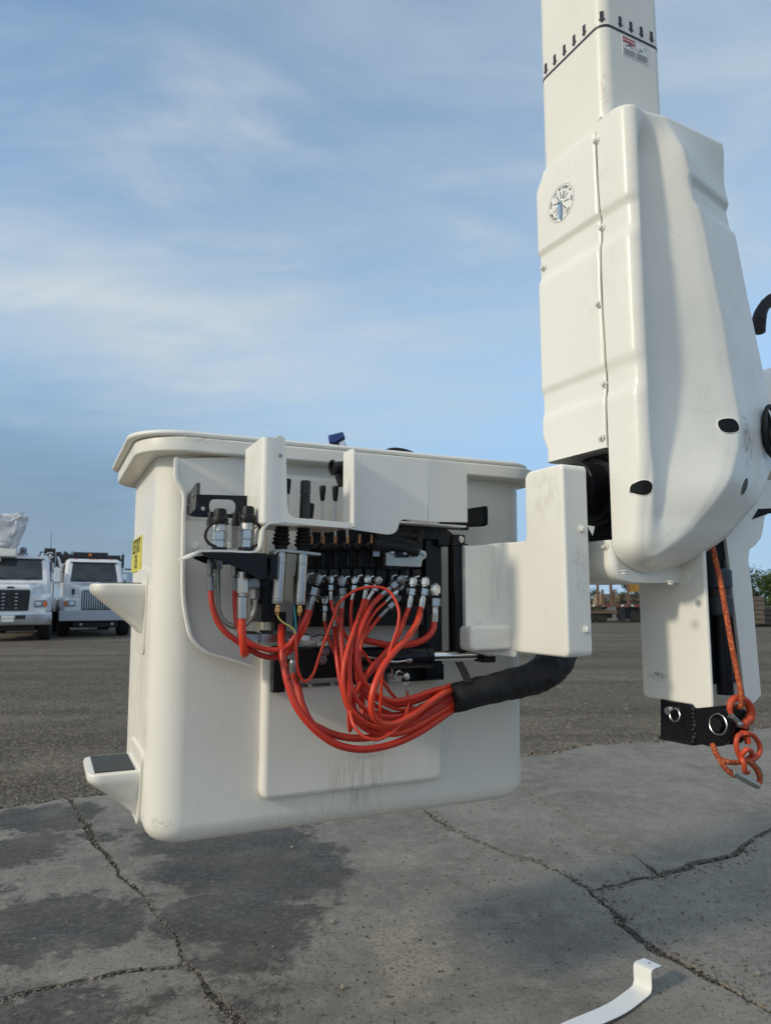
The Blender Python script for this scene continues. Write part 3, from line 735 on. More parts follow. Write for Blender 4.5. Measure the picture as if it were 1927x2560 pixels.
# ------------------------------------------------------------------ backing plate with turned-out edge
bpl = Thing('backing_plate', 'white sheet metal backing plate with curved flanged edge on the bucket front', 'plate', BF)
PB = .034
edge = [(441, 1143), (441, 1194), (449, 1211), (461, 1234), (460, 1300), (459, 1480), (463, 1522), (470, 1560), (478, 1590), (494, 1613), (520, 1632), (580, 1650), (637, 1668)]
epts = [bp(*p, PB + .022) for p in edge]
poly = [(p.x, p.z) for p in epts] + [(bp(637, 1600, PB).x, bp(637, 1140, PB).z)]
bm = BM(); prism(bm, poly, -PB, -PB + .006); bpl.part('sheet', bm, M_PLATE)
bm = BM(); path = catmull(epts, 4)
pp = [Vector((p.x, p.z)) for p in path]
outl = []; inn = []
for i, p in enumerate(pp):
    t = (pp[min(i + 1, len(pp) - 1)] - pp[max(i - 1, 0)]).normalized(); n_ = Vector((-t.y, t.x)); outl.append(p - n_ * .003); inn.append(p + n_ * .003)
loft(bm, [[Vector((o.x, -PB - .024, o.y)), Vector((n_.x, -PB - .024, n_.y)), Vector((n_.x, -PB + .004, n_.y)), Vector((o.x, -PB + .004, o.y))] for o, n_ in zip(outl, inn)])
bpl.part('flange', bm, M_GUARD)
p = bp(486, 1366, PB); q = bp(640, 1366, PB)
bm = BM(); box(bm, bp(462, 1300, .04).x, q.x, -PB - .006, -PB - .0005, bp(500, 1393, PB).z, bp(500, 1302, PB).z, .002); bpl.part('ledge_plate', bm, M_PLATE)
bme = bolt_mesh('plate_bolt', .008, .007, M_GUARD)
for px, py in ((486, 1366), (570, 1366), (497, 1262)):
    bpl.place('plate_bolt', bme, orient(bp(px, py, PB + .006), (0, -1, 0)))
bpl.done()

# ------------------------------------------------------------------ slotted black bracket
br = Thing('slotted_bracket', 'black angle bracket with an oval slot standing on the white backing plate', 'bracket', BF)
OB = .150
def ring_plate(bm, outer, holes, d0, d1):
    """plate with holes, triangulated"""
    bmesh_edges = []
    def lp(pts, d): return [bm.verts.new(Vector((p[0], d, p[1]))) for p in pts]
    allv = []
    for d in (d0, d1):
        es = []
        for pts in [outer] + holes:
            vs = lp(pts, d); allv.append(vs)
            for i in range(len(vs)): es.append(bm.edges.new((vs[i - 1], vs[i])))
        bmesh.ops.triangle_fill(bm, edges=es, use_beauty=True)
    k = 1 + len(holes)
    for a in range(k):
        A, B = allv[a], allv[a + k]
        for i in range(len(A)): bm.faces.new((A[i - 1], A[i], B[i], B[i - 1]))
P2 = lambda L, o: [(v.x, v.z) for v in (bp(px, py, o) for px, py in L)]
outer = P2([(492, 1236), (650, 1240), (650, 1297), (488, 1292), (473, 1288), (488, 1274)], OB)
slot = round_poly([Vector(t) for t in P2([(523, 1247), (590, 1249), (590, 1285), (523, 1285)], OB)], .017, 8)
c = bp(508, 1271, OB); hole = [(c.x + .0055 * math.cos(i * .5236), c.z + .0055 * math.sin(i * .5236)) for i in range(12)]
bm = BM(); ring_plate(bm, outer, [[(p.x, p.y) for p in slot], hole], -OB, -OB + .008); br.part('slotted_plate', bm, M_BLACK)
a = bp(495, 1205, OB); b_ = bp(495, 1272, OB); far = bp(462, 1234, 0)
x_ = bp(490, 1240, OB).x; x2 = bp(500, 1240, OB).x
bm = BM(); prism(bm, round_poly([(-OB, a.z), (-OB, b_.z), (-.038, bp(463, 1289, .036).z), (-.038, bp(463, 1234, .036).z)], .006), x_, x2, TYZ, .0015, 2, True)
br.part('side_flange', bm, M_BLACKLIT)
bsm = bolt_mesh('flange_bolt', .004, .004, M_DZINC)
for yy, zz in ((-.125, b_.z + .035), (-.06, b_.z + .02)): br.place('flange_bolt', bsm, orient(Vector((x_, yy, zz)), (-1, 0, 0)))
br.done()

# ------------------------------------------------------------------ coupler shelf
sh = Thing('coupler_shelf', 'white bent shelf on black triangular gussets carrying the quick couplers', 'shelf', BF)
S1 = .285
prof = [bp(*p, S1) for p in [(476, 1392), (503, 1377), (560, 1377), (636, 1379), (649, 1372), (655, 1350), (660, 1322), (672, 1309), (698, 1306)]]
path = [prof[0]] + catmull(prof[1:], 5)
bm = BM(); pts = [Vector((p.x, p.z)) for p in path]; up = []; dn = []
for i, p in enumerate(pts):
    t = (pts[min(i + 1, len(pts) - 1)] - pts[max(i - 1, 0)]).normalized(); n_ = Vector((-t.y, t.x)); up.append(p + n_ * .0022); dn.append(p - n_ * .0022)
loft(bm, [[Vector((u.x, -S1, u.y)), Vector((d.x, -S1, d.y)), Vector((d.x, -.10, d.y)), Vector((u.x, -.10, u.y))] for u, d in zip(up, dn)])
sh.part('shelf_sheet', bm, M_GUARD)
gus = P2([(505, 1381), (668, 1383), (668, 1446), (655, 1449), (618, 1430), (560, 1404), (508, 1388)], S1)
bm = BM(); prism(bm, gus, -S1 + .001, -S1 + .009, None, .0015, 2, True); sh.part('gusset', bm, M_BLACK)
bm = BM(); prism(bm, P2([(482, 1392), (520, 1388), (640, 1392), (640, 1520), (610, 1440), (575, 1412), (520, 1412), (486, 1398)], .16), -.165, -.157, None, .0015, 2, True); sh.part('gusset', bm, M_BLACK)
bm = BM(); box(bm, bp(655, 1400, .2).x, bp(672, 1400, .2).x, -S1 + .01, -.10, bp(660, 1447, S1).z, bp(660, 1384, S1).z, .002); sh.part('mount_block', bm, M_BLACK)
bm = BM(); box(bm, bp(640, 1460, .1).x, bp(700, 1460, .1).x, -.12, -.05, bp(650, 1512, .1).z, bp(650, 1400, .1).z, .003); sh.part('mount_block', bm, M_BLACK)
bm = BM(); box(bm, bp(655, 1460, .13).x, bp(690, 1460, .13).x, -.13, -.03, bp(650, 1556, .13).z, bp(650, 1470, .13).z, .003); sh.part('mount_block', bm, M_BLACK)
sh.done()
ZSH = bp(560, 1375, .25).z
# quick couplers with dust caps
def coupler(px, py_top, py_base, strap_side, lab, tilt=0.0, o=.245):
    t = Thing('quick_coupler', lab, 'coupler', BF, group='capped quick couplers')
    b0 = bp(px, py_base, o); top = bp(px, py_top, o); Hh = top.z - b0.z; d = Vector((tilt, 0, 1)); z = lambda f: f * Hh
    R_ = .0172
    bm = BM(); lathe(bm, b0, d, [(R_, 0), (R_, z(.20)), (R_ * .9, z(.215)), (R_ * .9, z(.225)), (R_, z(.24)), (R_, z(.43))], 6, .3); t.part('hex_body', bm, M_ZINC, sharp=25)
    bm = BM(); lathe(bm, b0, d, [(R_ * .86, z(.43)), (R_ * .97, z(.445)), (R_ * .97, z(.60)), (R_ * .90, z(.62))], 20); t.part('knurled_sleeve', bm, mat('knurled_zinc', (.55, .56, .55), .35, 1, .2, 60, .9, 900, .001), sharp=40)
    bm = BM(); lathe(bm, b0, d, [(R_ * 1.0, z(.61)), (R_ * 1.22, z(.615)), (R_ * 1.22, z(.64)), (R_ * 1.08, z(.66)), (R_ * 1.12, z(.72)), (R_ * 1.05, z(.78)), (R_ * .92, z(.80)), (R_ * .88, z(.82)), (R_ * .86, z(.95)), (R_ * .74, z(1.0))], 22); t.part('dust_cap', bm, M_RUBBER)
    s = strap_side
    bm = BM(); tube(bm, [b0 + Vector((s * .010, -.017, z(.04))), b0 + Vector((s * .026, -.013, z(.12))), b0 + Vector((s * .0345, -.01, z(.32))), b0 + Vector((s * .026, -.012, z(.55))), b0 + Vector((s * .012, -.016, z(.64)))], .0035, 8, 6)
    t.part('cap_strap', bm, M_RUBBER)
    bm = BM(); lathe(bm, b0 - Vector((0, 0, .003)), d, [(R_ * 1.02, 0), (R_ * 1.06, .005), (R_, .007)], 20); t.part('base_ring', bm, M_RUBBER)
    t.done()
coupler(548, 1272, 1373, -1, 'capped coupler with its strap looped to the left, farther from the tall white shield', .0)
coupler(615, 1266, 1373, 1, 'capped coupler with its strap looped to the right, next to the tall white shield', .03)
def small_fitting(px, lab):
    t = Thing('test_fitting', lab, 'fitting', BF, group='small capped test fittings')
    b0 = bp(px, 1373, .20)
    bm = BM(); lathe(bm, b0, (0, 0, 1), [(.010, 0), (.010, .030), (.009, .031), (.009, .033), (.010, .034), (.010, .055)], 6); t.part('hex_body', bm, M_DZINC, sharp=25)
    bm = BM(); lathe(bm, b0, (0, 0, 1), [(.0105, .055), (.0105, .068), (.0085, .070), (.0085, .086), (.007, .088)], 16); t.part('cap', bm, M_RUBBER); t.done()
small_fitting(526, 'small zinc fitting tucked behind the left capped coupler')
small_fitting(588, 'small zinc fitting with black cap between the two capped couplers')

# ------------------------------------------------------------------ control guard
gd = Thing('control_guard', 'white bent sheet guard around the control levers with a tall left shield', 'guard', BF)
OG, OP = .285, .215
x0 = bp(655, 1200, OG).x; x1 = bp(712, 1200, OG).x
zt = bp(660, 1091, OG).z; zl = bp(660, 1302, OG).z; ybk = -.12
bm = BM()     # side shield + rounded front return, one bent sheet
sec = [(x0, ybk), (x0, -OG + .014)] + [(x0 + .014 - .014 * math.cos(rad(a)), -OG + .014 - .014 * math.sin(rad(a))) for a in (20, 40, 60, 80)] + [(x0 + .03, -OG), (x1, -OG + .002)]
sec2 = [Vector(p) for p in sec]
def sheet(bm, sec, z0f, z1f, th=.0035, nz=1):
    P_ = [Vector(p) for p in sec]; lo = []
    N_ = []
    for i in range(len(P_)):
        t = (P_[min(i + 1, len(P_) - 1)] - P_[max(i - 1, 0)]).normalized(); N_.append(Vector((-t.y, t.x)))
    loops = []
    for p, n_ in zip(P_, N_):
        q_ = p + n_ * -th
        loops.append([Vector((p.x, p.y, z0f(p))), Vector((p.x, p.y, z1f(p))), Vector((q_.x, q_.y, z1f(p))), Vector((q_.x, q_.y, z0f(p)))])
    loft(bm, loops)
sheet(bm, sec, lambda p: zl - .004 if p.y < -.2 else zl - .004, lambda p: zt, -.0035)
gd.part('left_shield', bm, M_GUARD, sharp=50)
# front strip that sweeps down into the tray
def front_poly():
    L = [(690, 1090), (704, 1087), (713, 1096), (716, 1150), (718, 1255), (722, 1284), (735, 1294), (800, 1300), (884, 1308), (884, 1316), (868, 1321), (800, 1316), (728, 1309), (690, 1304)]
    return P2(L, OG - .002)
bm = BM(); prism(bm, front_poly(), -OG + .0015, -OG + .0055, None, .0012, 2); gd.part('front_lip', bm, M_GUARD)
bm = BM()
zt0 = bp(735, 1309, OG).z
box(bm, x0 + .004, bp(872, 1310, OG).x, -OG + .004, -.14, zt0 - .004, zt0 + .0, .001); gd.part('tray', bm, M_GUARD)
# right-hand flange and broad plate with the notched lower edge
xf = bp(886, 1200, OG).x
zA, zB_ = bp(884, 1119, OG).z, bp(880, 1318, OG).z
bm = BM(); prism(bm, round_poly([(-OG, zA - .012), (-OG + .012, zA), (-OP, zA), (-OP, zB_), (-OG, zB_)], .003), xf - .002, xf + .002, TYZ); gd.part('right_flange', bm, M_GUARD)
pl = P2([(886, 1131), (1070, 1149), (1070, 1304), (1010, 1298), (999, 1303), (994, 1325), (985, 1334), (970, 1337), (886, 1322)], OP)
pl[0] = (xf + .001, pl[0][1]); pl[-1] = (xf + .001, pl[-1][1])
rr = [0, 0, 0, .012, .012, .012, .012, 0, 0]
bm = BM(); prism(bm, round_poly(pl, [0, 0, 0, .02, .008, .008, .015, .02, 0]), -OP, -OP + .004, None, .0012, 2); gd.part('broad_plate', bm, M_GUARD)
xc = bp(1070, 1200, OP).x
zq0, zq1 = bp(1070, 1304, OP).z, bp(1070, 1149, OP).z
e0, e1 = bp(1168, 1200, OP - .03), bp(1170, 1158, OP - .03)
bm = BM()
sec = [(xc, -OP), (xc + .006, -OP + .0005), (xc + .012, -OP + .002), (e0.x, -OP + .032)]
za, zb2 = bp(1164, 1305, OP - .03).z, e1.z
sheet(bm, sec, lambda p: lerp(zq0, za, (p.x - xc) / (e0.x - xc)), lambda p: lerp(zq1, zb2, (p.x - xc) / (e0.x - xc)), -.004); gd.part('angled_plate', bm, M_GUARD, sharp=20)
bm = BM(); prism(bm, [(bp(1000, 1300, OP).x, -OP + .001), (e0.x - .003, -OP + .034), (e0.x - .003, -OP + .07), (bp(1000, 1300, OP).x, -OP + .05)], zq0 - .002, zq0 - .006, TXY); gd.part('lower_return', bm, M_GUARD)
bm = BM(); lathe(bm, bp(701, 1138, OG + .001), (0, -1, 0), [(.0042, 0), (.0042, .0012), (.003, .0018)], 14); gd.part('rivet', bm, M_DZINC)
gd.done()

# ------------------------------------------------------------------ valve bank
vb = Thing('control_valve', 'black hydraulic valve bank of side by side sections below the white guard', 'valve', BF)
VB = .115
sx = [776 + 29.6 * i for i in range(10)]
blk = BM(); 
def sec_mesh():
    bm = BM(); w = .0138
    prism(bm, [(-w, -.088), (w, -.088), (w, .0), (w * .82, .010), (-w * .82, .010), (-w, 0)], -.0, .085, None, .002, 2)
    return to_mesh(bm, 'valve_section', M_BLACKM)
sme = sec_mesh()
for i, x in enumerate(sx):
    p = bp(x, 1432, VB); vb.place('valve_section', sme, Matrix.Translation(p))
bm = BM(); box(bm, bp(770, 1500, VB).x - .012, bp(1058, 1500, VB).x + .01, -VB + .012, -.02, bp(900, 1566, VB).z, bp(900, 1440, VB).z); vb.part('valve_body', bm, M_BLACK)
bm = BM()
box(bm, bp(760, 1500, .03).x, bp(1102, 1500, .03).x, -.035, -.003, bp(900, 1560, .03).z, bp(900, 1322, .03).z); vb.part('mounting_plate', bm, M_BLACK)
def spool_mesh():
    bm = BM()
    lathe(bm, (0, 0, 0), (0, 0, 1), [(.0115, 0), (.0115, .030), (.009, .033), (.009, .036), (.0125, .037), (.0125, .045), (.010, .047)], 16)
    return to_mesh(bm, 'spool_cap', M_BLACKM)
def knuckle_mesh():
    bm = BM(); bmesh.ops.create_uvsphere(bm, u_segments=14, v_segments=10, radius=.0135)
    lathe(bm, (-.0145, -.002, 0), (1, 0, 0), [(.007, 0), (.008, .002), (.008, .027), (.007, .029)], 12)
    return to_mesh(bm, 'pivot_knuckle', M_BLACK)
def hex_mesh():
    bm = BM(); lathe(bm, (0, 0, 0), (0, 0, 1), [(.0038, -.004), (.0048, -.003), (.0052, 0), (.0052, .014), (.0040, .0145), (.0032, .022)], 6); return to_mesh(bm, 'brass_nut', M_COPPER, 25)
spm, knm, hxm = spool_mesh(), knuckle_mesh(), hex_mesh()
def fin_mesh():
    bm = BM()
    for k in range(4): cyl(bm, (-.011 + .0074 * k, 0, 0), (-.011 + .0074 * k, 0, .045), .0019, None, 6)
    return to_mesh(bm, 'spring_stud', M_BLACK)
fnm = fin_mesh()
LX = [777, 807, 838, 869, 899, 929]
for x in LX:
    vb.place('spool_cap', spm, Matrix.Translation(bp(x, 1418, VB - .01)))
    vb.place('spring_stud', fnm, Matrix.Translation(bp(x - 12, 1418, VB + .004)))
    vb.place('pivot_knuckle', knm, Matrix.Translation(bp(x - 6, 1368, VB + .012)))
    vb.place('brass_nut', hxm, Matrix.Translation(bp(x, 1356, VB + .02)))
vb.done()
for px, ptop, lab in ((777, 1259, 'short control lever standing right behind the thick black hand grip'), (806, 1215, 'control lever just right of the thick black hand grip'),
                      (838, 1216, 'control lever halfway between the thick hand grip and the right guard flange'), (868, 1218, 'control lever half hidden by the right guard flange'),
                      (719, 1198, 'control lever peeping out at the edge of the tall white shield')):
    t = Thing('control_lever', lab, 'lever', BF, group='control levers in the guard')
    o = VB + .02; b0 = bp(px, 1342, o); kb = bp(px, ptop + 37, o); kt = bp(px, ptop, o)
    bm = BM(); cyl(bm, b0, kb + Vector((0, 0, .004)), .0034, .0034, 12); t.part('rod', bm, mat('white_rod', (.62, .63, .63), .3, .1, .05))
    bm = BM(); hk = kt.z - kb.z
    lathe(bm, kb, (0, 0, 1), [(.0052, 0), (.0056, .002), (.0080, hk * .62), (.0086, hk * .9), (.0078, hk), (.004, hk + .0015)], 16); t.part('knob', bm, M_RUBBER); t.done()

ht = Thing('rubber_horn', 'short black flared rubber tube pointing left inside the white guard', 'tube', BF)
a, b_ = bp(829, 1169, .16), bp(882, 1168, .15)
bm = BM(); lathe(bm, a, b_ - a, [(.0135, .008), (.0150, .002), (.0195, .0), (.0215, .002), (.0195, .006), (.0160, .012), (.0165, .03), (.0180, .06)], 26, cap0=True); ht.part('flared_tube', bm, M_RUBBER)
bm = BM(); prism(bm, round_poly([Vector(t) for t in P2([(842, 1180), (884, 1180), (884, 1212), (852, 1216)], .15)], .006), -.165, -.13, None, .006, 2); ht.part('tube_mount', bm, M_RUBBER)
ht.done()
# ------------------------------------------------------------------ air cylinder joysticks
def joystick(pgrip, pb0, pb1, pc0, pc1, lab, sticker, o, grip_r=.0128):
    t = Thing('joystick', lab, 'joystick', BF, group='joysticks on silver cylinders')
    if pgrip:
        a, b_ = bp(*pgrip[0], o), bp(*pgrip[1], o)
        bm = BM(); L = (b_ - a).length; d = b_ - a; q_ = .60 * L
        lathe(bm, a, d, [(.0122, 0), (.0128, .002), (.0128, q_ - .006), (.0114, q_ - .005), (.0114, q_ - .003), (.0128, q_ - .002), (.0128, q_ + .001), (.0112, q_ + .002), (.0112, q_ + .004), (grip_r, q_ + .006), (grip_r, L - .004), (grip_r * .86, L)], 22)
        t.part('hand_grip', bm, mat('black_grip_rubber', (.022, .023, .025), .5, 0, .2, 40, .15, 500, .0004))
    a, b_ = bp(*pb0, o), bp(*pb1, o)   # bottom, top of boot
    bm = BM(); L = (b_ - a).length; pr = [(.0150, 0), (.0150, L * .12)]
    for k in range(5):
        f = .16 + .15 * k; w = .0222 - .0014 * k
        pr += [(w * .80, L * f), (w, L * (f + .055)), (w, L * (f + .085)), (w * .80, L * (f + .14))]
    pr += [(.0118, L * .93), (.0118, L)]
    lathe(bm, a, b_ - a, pr, 24); t.part('rubber_boot', bm, M_RUBBER, sharp=60)
    a, b_ = bp(*pc0, o), bp(*pc1, o); d = (b_ - a); L = d.length; R_ = .0142
    bm = BM(); lathe(bm, a, d, [(R_ * .95, 0), (R_, .001), (R_, L * .22), (R_ * 1.03, L * .225), (R_ * 1.03, L * .235), (R_ * .97, L * .24), (R_ * .97, L * .90), (R_ * 1.01, L * .905), (R_ * 1.01, L * .93), (R_ * .97, L * .935), (R_ * .97, L * .95), (R_ * 1.02, L * .955), (R_ * 1.0, L * .998), (R_ * .8, L)], 28)
    cy = t.part('cylinder_barrel', bm, M_STEEL, sharp=30)
    bm = BM(); dn = d.normalized()
    lathe(bm, b_, d, [(.0042, 0), (.0055, .004), (.0055, .008), (.0068, .009), (.0068, .018), (.005, .0185), (.004, .026)], 6); t.part('brass_nipple', bm, M_BRASS, sharp=25)
    if sticker:
        ax = dn; side = Vector((1, 0, 0)); side = (side - ax * side.x).normalized(); nrm = side.cross(ax)
        if nrm.y > 0: nrm = -nrm
        mid = a + d * .56
        def cyl_pt(along, ang, rr): return mid + ax * along + (side * math.sin(ang) + nrm * math.cos(ang)) * rr
        for nm, hw, hl, rr, m_ in (('label_border', .50, .0235, R_ * .97 + .0003, M_STICKW), ('label', .40, .0215, R_ * .97 + .0006, mat('dark_teal_label', (.012, .022, .030), .4, 0, 0))):
            bm = BM(); grid_mesh(bm, [[cyl_pt(s * hl, lerp(-hw, hw, k / 8) - .28, rr) for k in range(9)] for s in (-1, 1)]); lb = t.part(nm, bm, m_, parent=cy, normals=False)
        bm = BM(); add_text(bm, 'Parker', .0125, lambda u, v: cyl_pt(u, v / R_ - .28, R_ * .97 + .0009), bold=.0002); t.part('label_lettering', bm, M_STICKW, parent=cy, normals=False)
        bm = BM(); lathe(bm, a + d * .16 + (nrm * math.cos(-.2) + side * math.sin(-.2)) * (R_ - .001), nrm, [(.0052, 0), (.0052, .0025), (.003, .003)], 12); t.part('brass_plug', bm, M_BRASS)
    t.done()
joystick(((705, 1293), (702, 1225)), (702, 1373), (705, 1306), (702, 1377), (694, 1510), 'joystick on the plain silver cylinder, hand grip hidden behind the tall white shield', False, .235)
joystick(((761, 1300), (764, 1202)), (757, 1378), (759, 1312), (756, 1380), (749, 1512), 'joystick with thick black hand grip above the silver cylinder with a dark label', True, .235)
jb = BM(); o = .235
sec = [bp(*p, o) for p in [(681, 1450), (680, 1395), (683, 1382), (692, 1378), (730, 1380), (795, 1387)]]
path = catmull(sec, 5); pts = [Vector((p.x, p.z)) for p in path]; up = []; dn = []
for i, p in enumerate(pts):
    t_ = (pts[min(i + 1, len(pts) - 1)] - pts[max(i - 1, 0)]).normalized(); n_ = Vector((-t_.y, t_.x)); up.append(p + n_ * .003); dn.append(p - n_ * .003)
loft(jb, [[Vector((u.x, -o - .02, u.y)), Vector((d.x, -o - .02, d.y)), Vector((d.x, -o + .03, d.y)), Vector((u.x, -o + .03, u.y))] for u, d in zip(up, dn)])
single('cylinder_bracket', jb, M_GALV, 'bent galvanised bracket holding the two silver cylinders', 'bracket', BF)

# ------------------------------------------------------------------ control cables and switch plate right of the levers
ct = Thing('cable_bundle', 'black taped cable bundle hanging below the notch of the white guard', 'cables', BF)
def lumpy(i, j): return 1 + .10 * noise.noise(Vector((i * .5, j * 1.1, 3)))
for k, (pts, r) in enumerate(([[(1000, 1310), (1012, 1330), (1038, 1345), (1040, 1375)], .018], [[(940, 1352), (985, 1350), (1030, 1362), (1042, 1370)], .014], [[(935, 1362), (990, 1366), (1044, 1380)], .014], [[(1000, 1308), (1030, 1318), (1046, 1330), (1044, 1352)], .014], [[(945, 1345), (1000, 1338), (1040, 1340)], .011])):
    bm = BM(); tube(bm, [bp(x, y, .15 + .012 * (k % 3)) for x, y in pts], r, 12, 7, wob=lumpy); ct.part('taped_cable', bm, M_CLOTH)
ct.done()
sp = Thing('switch_plate', 'grey zinc plate with a rounded ear below the taped cable bundle', 'plate', BF)
bm = BM(); prism(bm, round_poly([Vector(t) for t in P2([(965, 1381), (1040, 1378), (1052, 1373), (1067, 1380), (1067, 1394), (1056, 1400), (1053, 1418), (965, 1415)], .165)], [.002, .002, .012, .012, .012, .006, .004, .004]), -.165, -.150, None, .002, 2); sp.part('zinc_plate', bm, M_GALV)
bm = BM(); a = bp(989, 1393, .166); b_ = bp(1019, 1379, .166); box(bm, a.x, b_.x, -.176, -.166, a.z, b_.z, .002); sp.part('switch_block', bm, M_BLACK)
bsm2 = bolt_mesh('plate_screw', .0042, .004, M_ZINC)
for px, py, o_ in ((1012, 1382, .176), (1058, 1384, .166), (981, 1381, .166)): sp.place('plate_screw', bsm2, orient(bp(px, py, o_), (0, -1, 0)))
bm = BM(); a = bp(930, 1392, .15); b_ = bp(948, 1370, .15); box(bm, a.x, b_.x, -.155, -.13, a.z, b_.z, .002); sp.part('pivot_tab', bm, M_DZINC)
sp.done()

# ------------------------------------------------------------------ carrier frame, post, steering cylinder
fr = Thing('bucket_carrier', 'black steel carrier frame behind the valve bank with a tall round post', 'frame', BF)
def pbox(px0, py0, px1, py1, o0, o1, name, m=None, bev=.003):
    a = bp(px0, py1, o1); b_ = bp(px1, py0, o1); bm = BM(); box(bm, a.x, b_.x, -o1, -o0, a.z, b_.z, bev); return fr.part(name, bm, m or M_BLACK)
pbox(683, 1530, 716, 1733, .028, .060, 'side_rail')
pbox(1066, 1320, 1103, 1700, .05, .10, 'upright_plate')
pbox(730, 1618, 880, 1700, .03, .10, 'slide_block', M_BLACKM)
pbox(880, 1660, 1110, 1712, .03, .07, 'lower_bar')
pbox(715, 1696, 1062, 1722, .028, .036, 'shade_strip', mat('shaded_wall_grey', (.16, .155, .155), .5, .3, .2))  # grey strip stands for the bucket wall in shade
pbox(1000, 1310, 1100, 1345, .06, .12, 'upper_arm')
bm = BM(); prism(bm, P2([(1095, 1312), (1112, 1318), (1140, 1340), (1140, 1366), (1110, 1366), (1095, 1362)], .12), -.12, -.085, None, .003, 2); fr.part('hinge_arm', bm, M_BLACK)
for y in (1640, 1662, 1684): pbox(738, y, 884, y + 4, .10, .106, 'slide_rib', M_BLACKM, .001)
pc = bp(1145, 1600, .115)
bm = BM(); cyl(bm, Vector((pc.x, pc.y, bp(1145, 1630, .115).z)), Vector((pc.x, pc.y, bp(1145, 1362, .115).z)), .0262, None, 28, .002); fr.part('post', bm, M_BLACK)
bm = BM(); zc = bp(1145, 1366, .115).z; lathe(bm, (pc.x, pc.y, zc), (0, 0, 1), [(.030, 0), (.0315, .001), (.0315, .006), (.024, .007), (.024, .030), (.022, .032)], 24); fr.part('post_collar', bm, M_BLACK)
bz = bolt_mesh('collar_bolt', .0062, .006, M_ZINC)
fr.place('collar_bolt', bz, orient(bp(1153, 1348, .142), (.15, -1, 0)))
bz2 = bolt_mesh('frame_bolt', .008, .008, M_DZINC); bz3 = bolt_mesh('lock_nut', .007, .01, M_ZINC)
for px, py in ((1087, 1679), (806, 1651), (812, 1629)): fr.place('frame_bolt', bz2, orient(bp(px, py, .108 if px < 1000 else .071), (0, -1, 0)))
for px, py in ((775, 1710), (832, 1706), (828, 1677)): fr.place('lock_nut', bz3, orient(bp(px, py, .05), (0, 0, -1)))
# tab bracket right of the guard
bm = BM(); prism(bm, round_poly([Vector(t) for t in P2([(1166, 1272), (1217, 1264), (1220, 1270), (1220, 1312), (1212, 1316), (1166, 1318)], .10)], .005), -.10, -.092, None, .002, 2); tb = fr.part('tab_plate', bm, M_BLACK)
bm = BM(); a = bp(1196, 1295, .1005); lathe(bm, a, (0, -1, 0), [(.019, 0), (.019, .001), (.018, .0015)], 24); fr.part('cap_disc', bm, M_BLACKM, parent=tb)
pbox(1105, 1306, 1172, 1322, .08, .10, 'tab_arm')
fr.done()

hc = Thing('steering_cylinder', 'black hydraulic ram with a bright chrome rod below the valve bank', 'cylinder', BF)
oc = .125
a, b_ = bp(885, 1648, oc), bp(1074, 1647, oc); z_ = a.z; yv = -oc
bm = BM(); lathe(bm, (a.x, yv, z_), (1, 0, 0), [(.028, 0), (.030, .003), (.030, b_.x - a.x - .02), (.0325, b_.x - a.x - .018), (.0325, b_.x - a.x - .002), (.030, b_.x - a.x)], 28); hc.part('barrel', bm, M_BLACK)
c = bp(1190, 1645, oc)
bm = BM(); cyl(bm, (b_.x - .01, yv, z_), (c.x, yv, z_), .0140, None, 28); hc.part('chrome_rod', bm, M_CHROME)
bm = BM(); lathe(bm, (c.x - .002, yv, z_), (1, 0, 0), [(.018, 0), (.020, .002), (.020, .016), (.016, .02)], 20)
cyl(bm, (c.x + .035, yv, z_ - .022), (c.x + .035, yv, z_ + .016), .026, None, 24, .002); hc.part('rod_eye', bm, M_BLACK)
bm = BM(); lathe(bm, (c.x + .035, yv - .0255, z_ + .002), (0, -1, 0), [(.0045, 0), (.0045, .004), (.0025, .006)], 10); hc.part('grease_nipple', bm, M_ZINC)
bm = BM(); tube(bm, [bp(905, 1640, .155), bp(945, 1648, .16), bp(985, 1655, .165), bp(1018, 1652, .16)], .0035, 8); hc.part('feed_tube', bm, M_ZINC)
bm = BM(); lathe(bm, bp(1016, 1652, .16), (1, 0, -.02), [(.0055, 0), (.0065, .001), (.0065, .014), (.005, .015)], 6); hc.part('tube_nut', bm, M_ZINC, sharp=25)
hc.done()
vl = Thing('check_valve', 'silver check valve body behind the red hoses at the left end of the carrier', 'valve', BF)
oc2 = .14; a = bp(594, 1592, oc2); d_ = Vector((1, 0, -.06)); 
bm = BM(); lathe(bm, a, d_, [(.013, -.0), (.015, .003), (.015, .045), (.012, .047), (.012, .052), (.0185, .054), (.0185, .135), (.016, .137)], 6, .5); vl.part('hex_body', bm, M_DZINC, sharp=25)
bm = BM(); lathe(bm, a + d_ * .13, d_, [(.011, 0), (.011, .030), (.014, .031), (.014, .052), (.010, .054), (.010, .07), (.0145, .071), (.0145, .10), (.012, .102)], 6, .2); vl.part('swivel_nut', bm, M_ZINC, sharp=25)
bm = BM(); lathe(bm, a + d_ * .24, d_, [(.0145, 0), (.0145, .035), (.012, .037)], 12); vl.part('end_cap', bm, M_DZINC)
vl.done()
cb = Thing('manifold_block', 'small grey manifold block with elbow fitting under the black ram', 'manifold', BF)
a, b_ = bp(965, 1706, .10), bp(998, 1682, .10)
bm = BM(); box(bm, a.x, b_.x, -.115, -.07, a.z, b_.z, .002); cb.part('block', bm, M_GALV)
bm = BM(); lathe(bm, bp(980, 1700, .118), (0, 0, 1), [(.006, 0), (.006, .02), (.0045, .021), (.0045, .034)], 6); cb.part('port_nut', bm, M_ZINC, sharp=25)
cb.done()

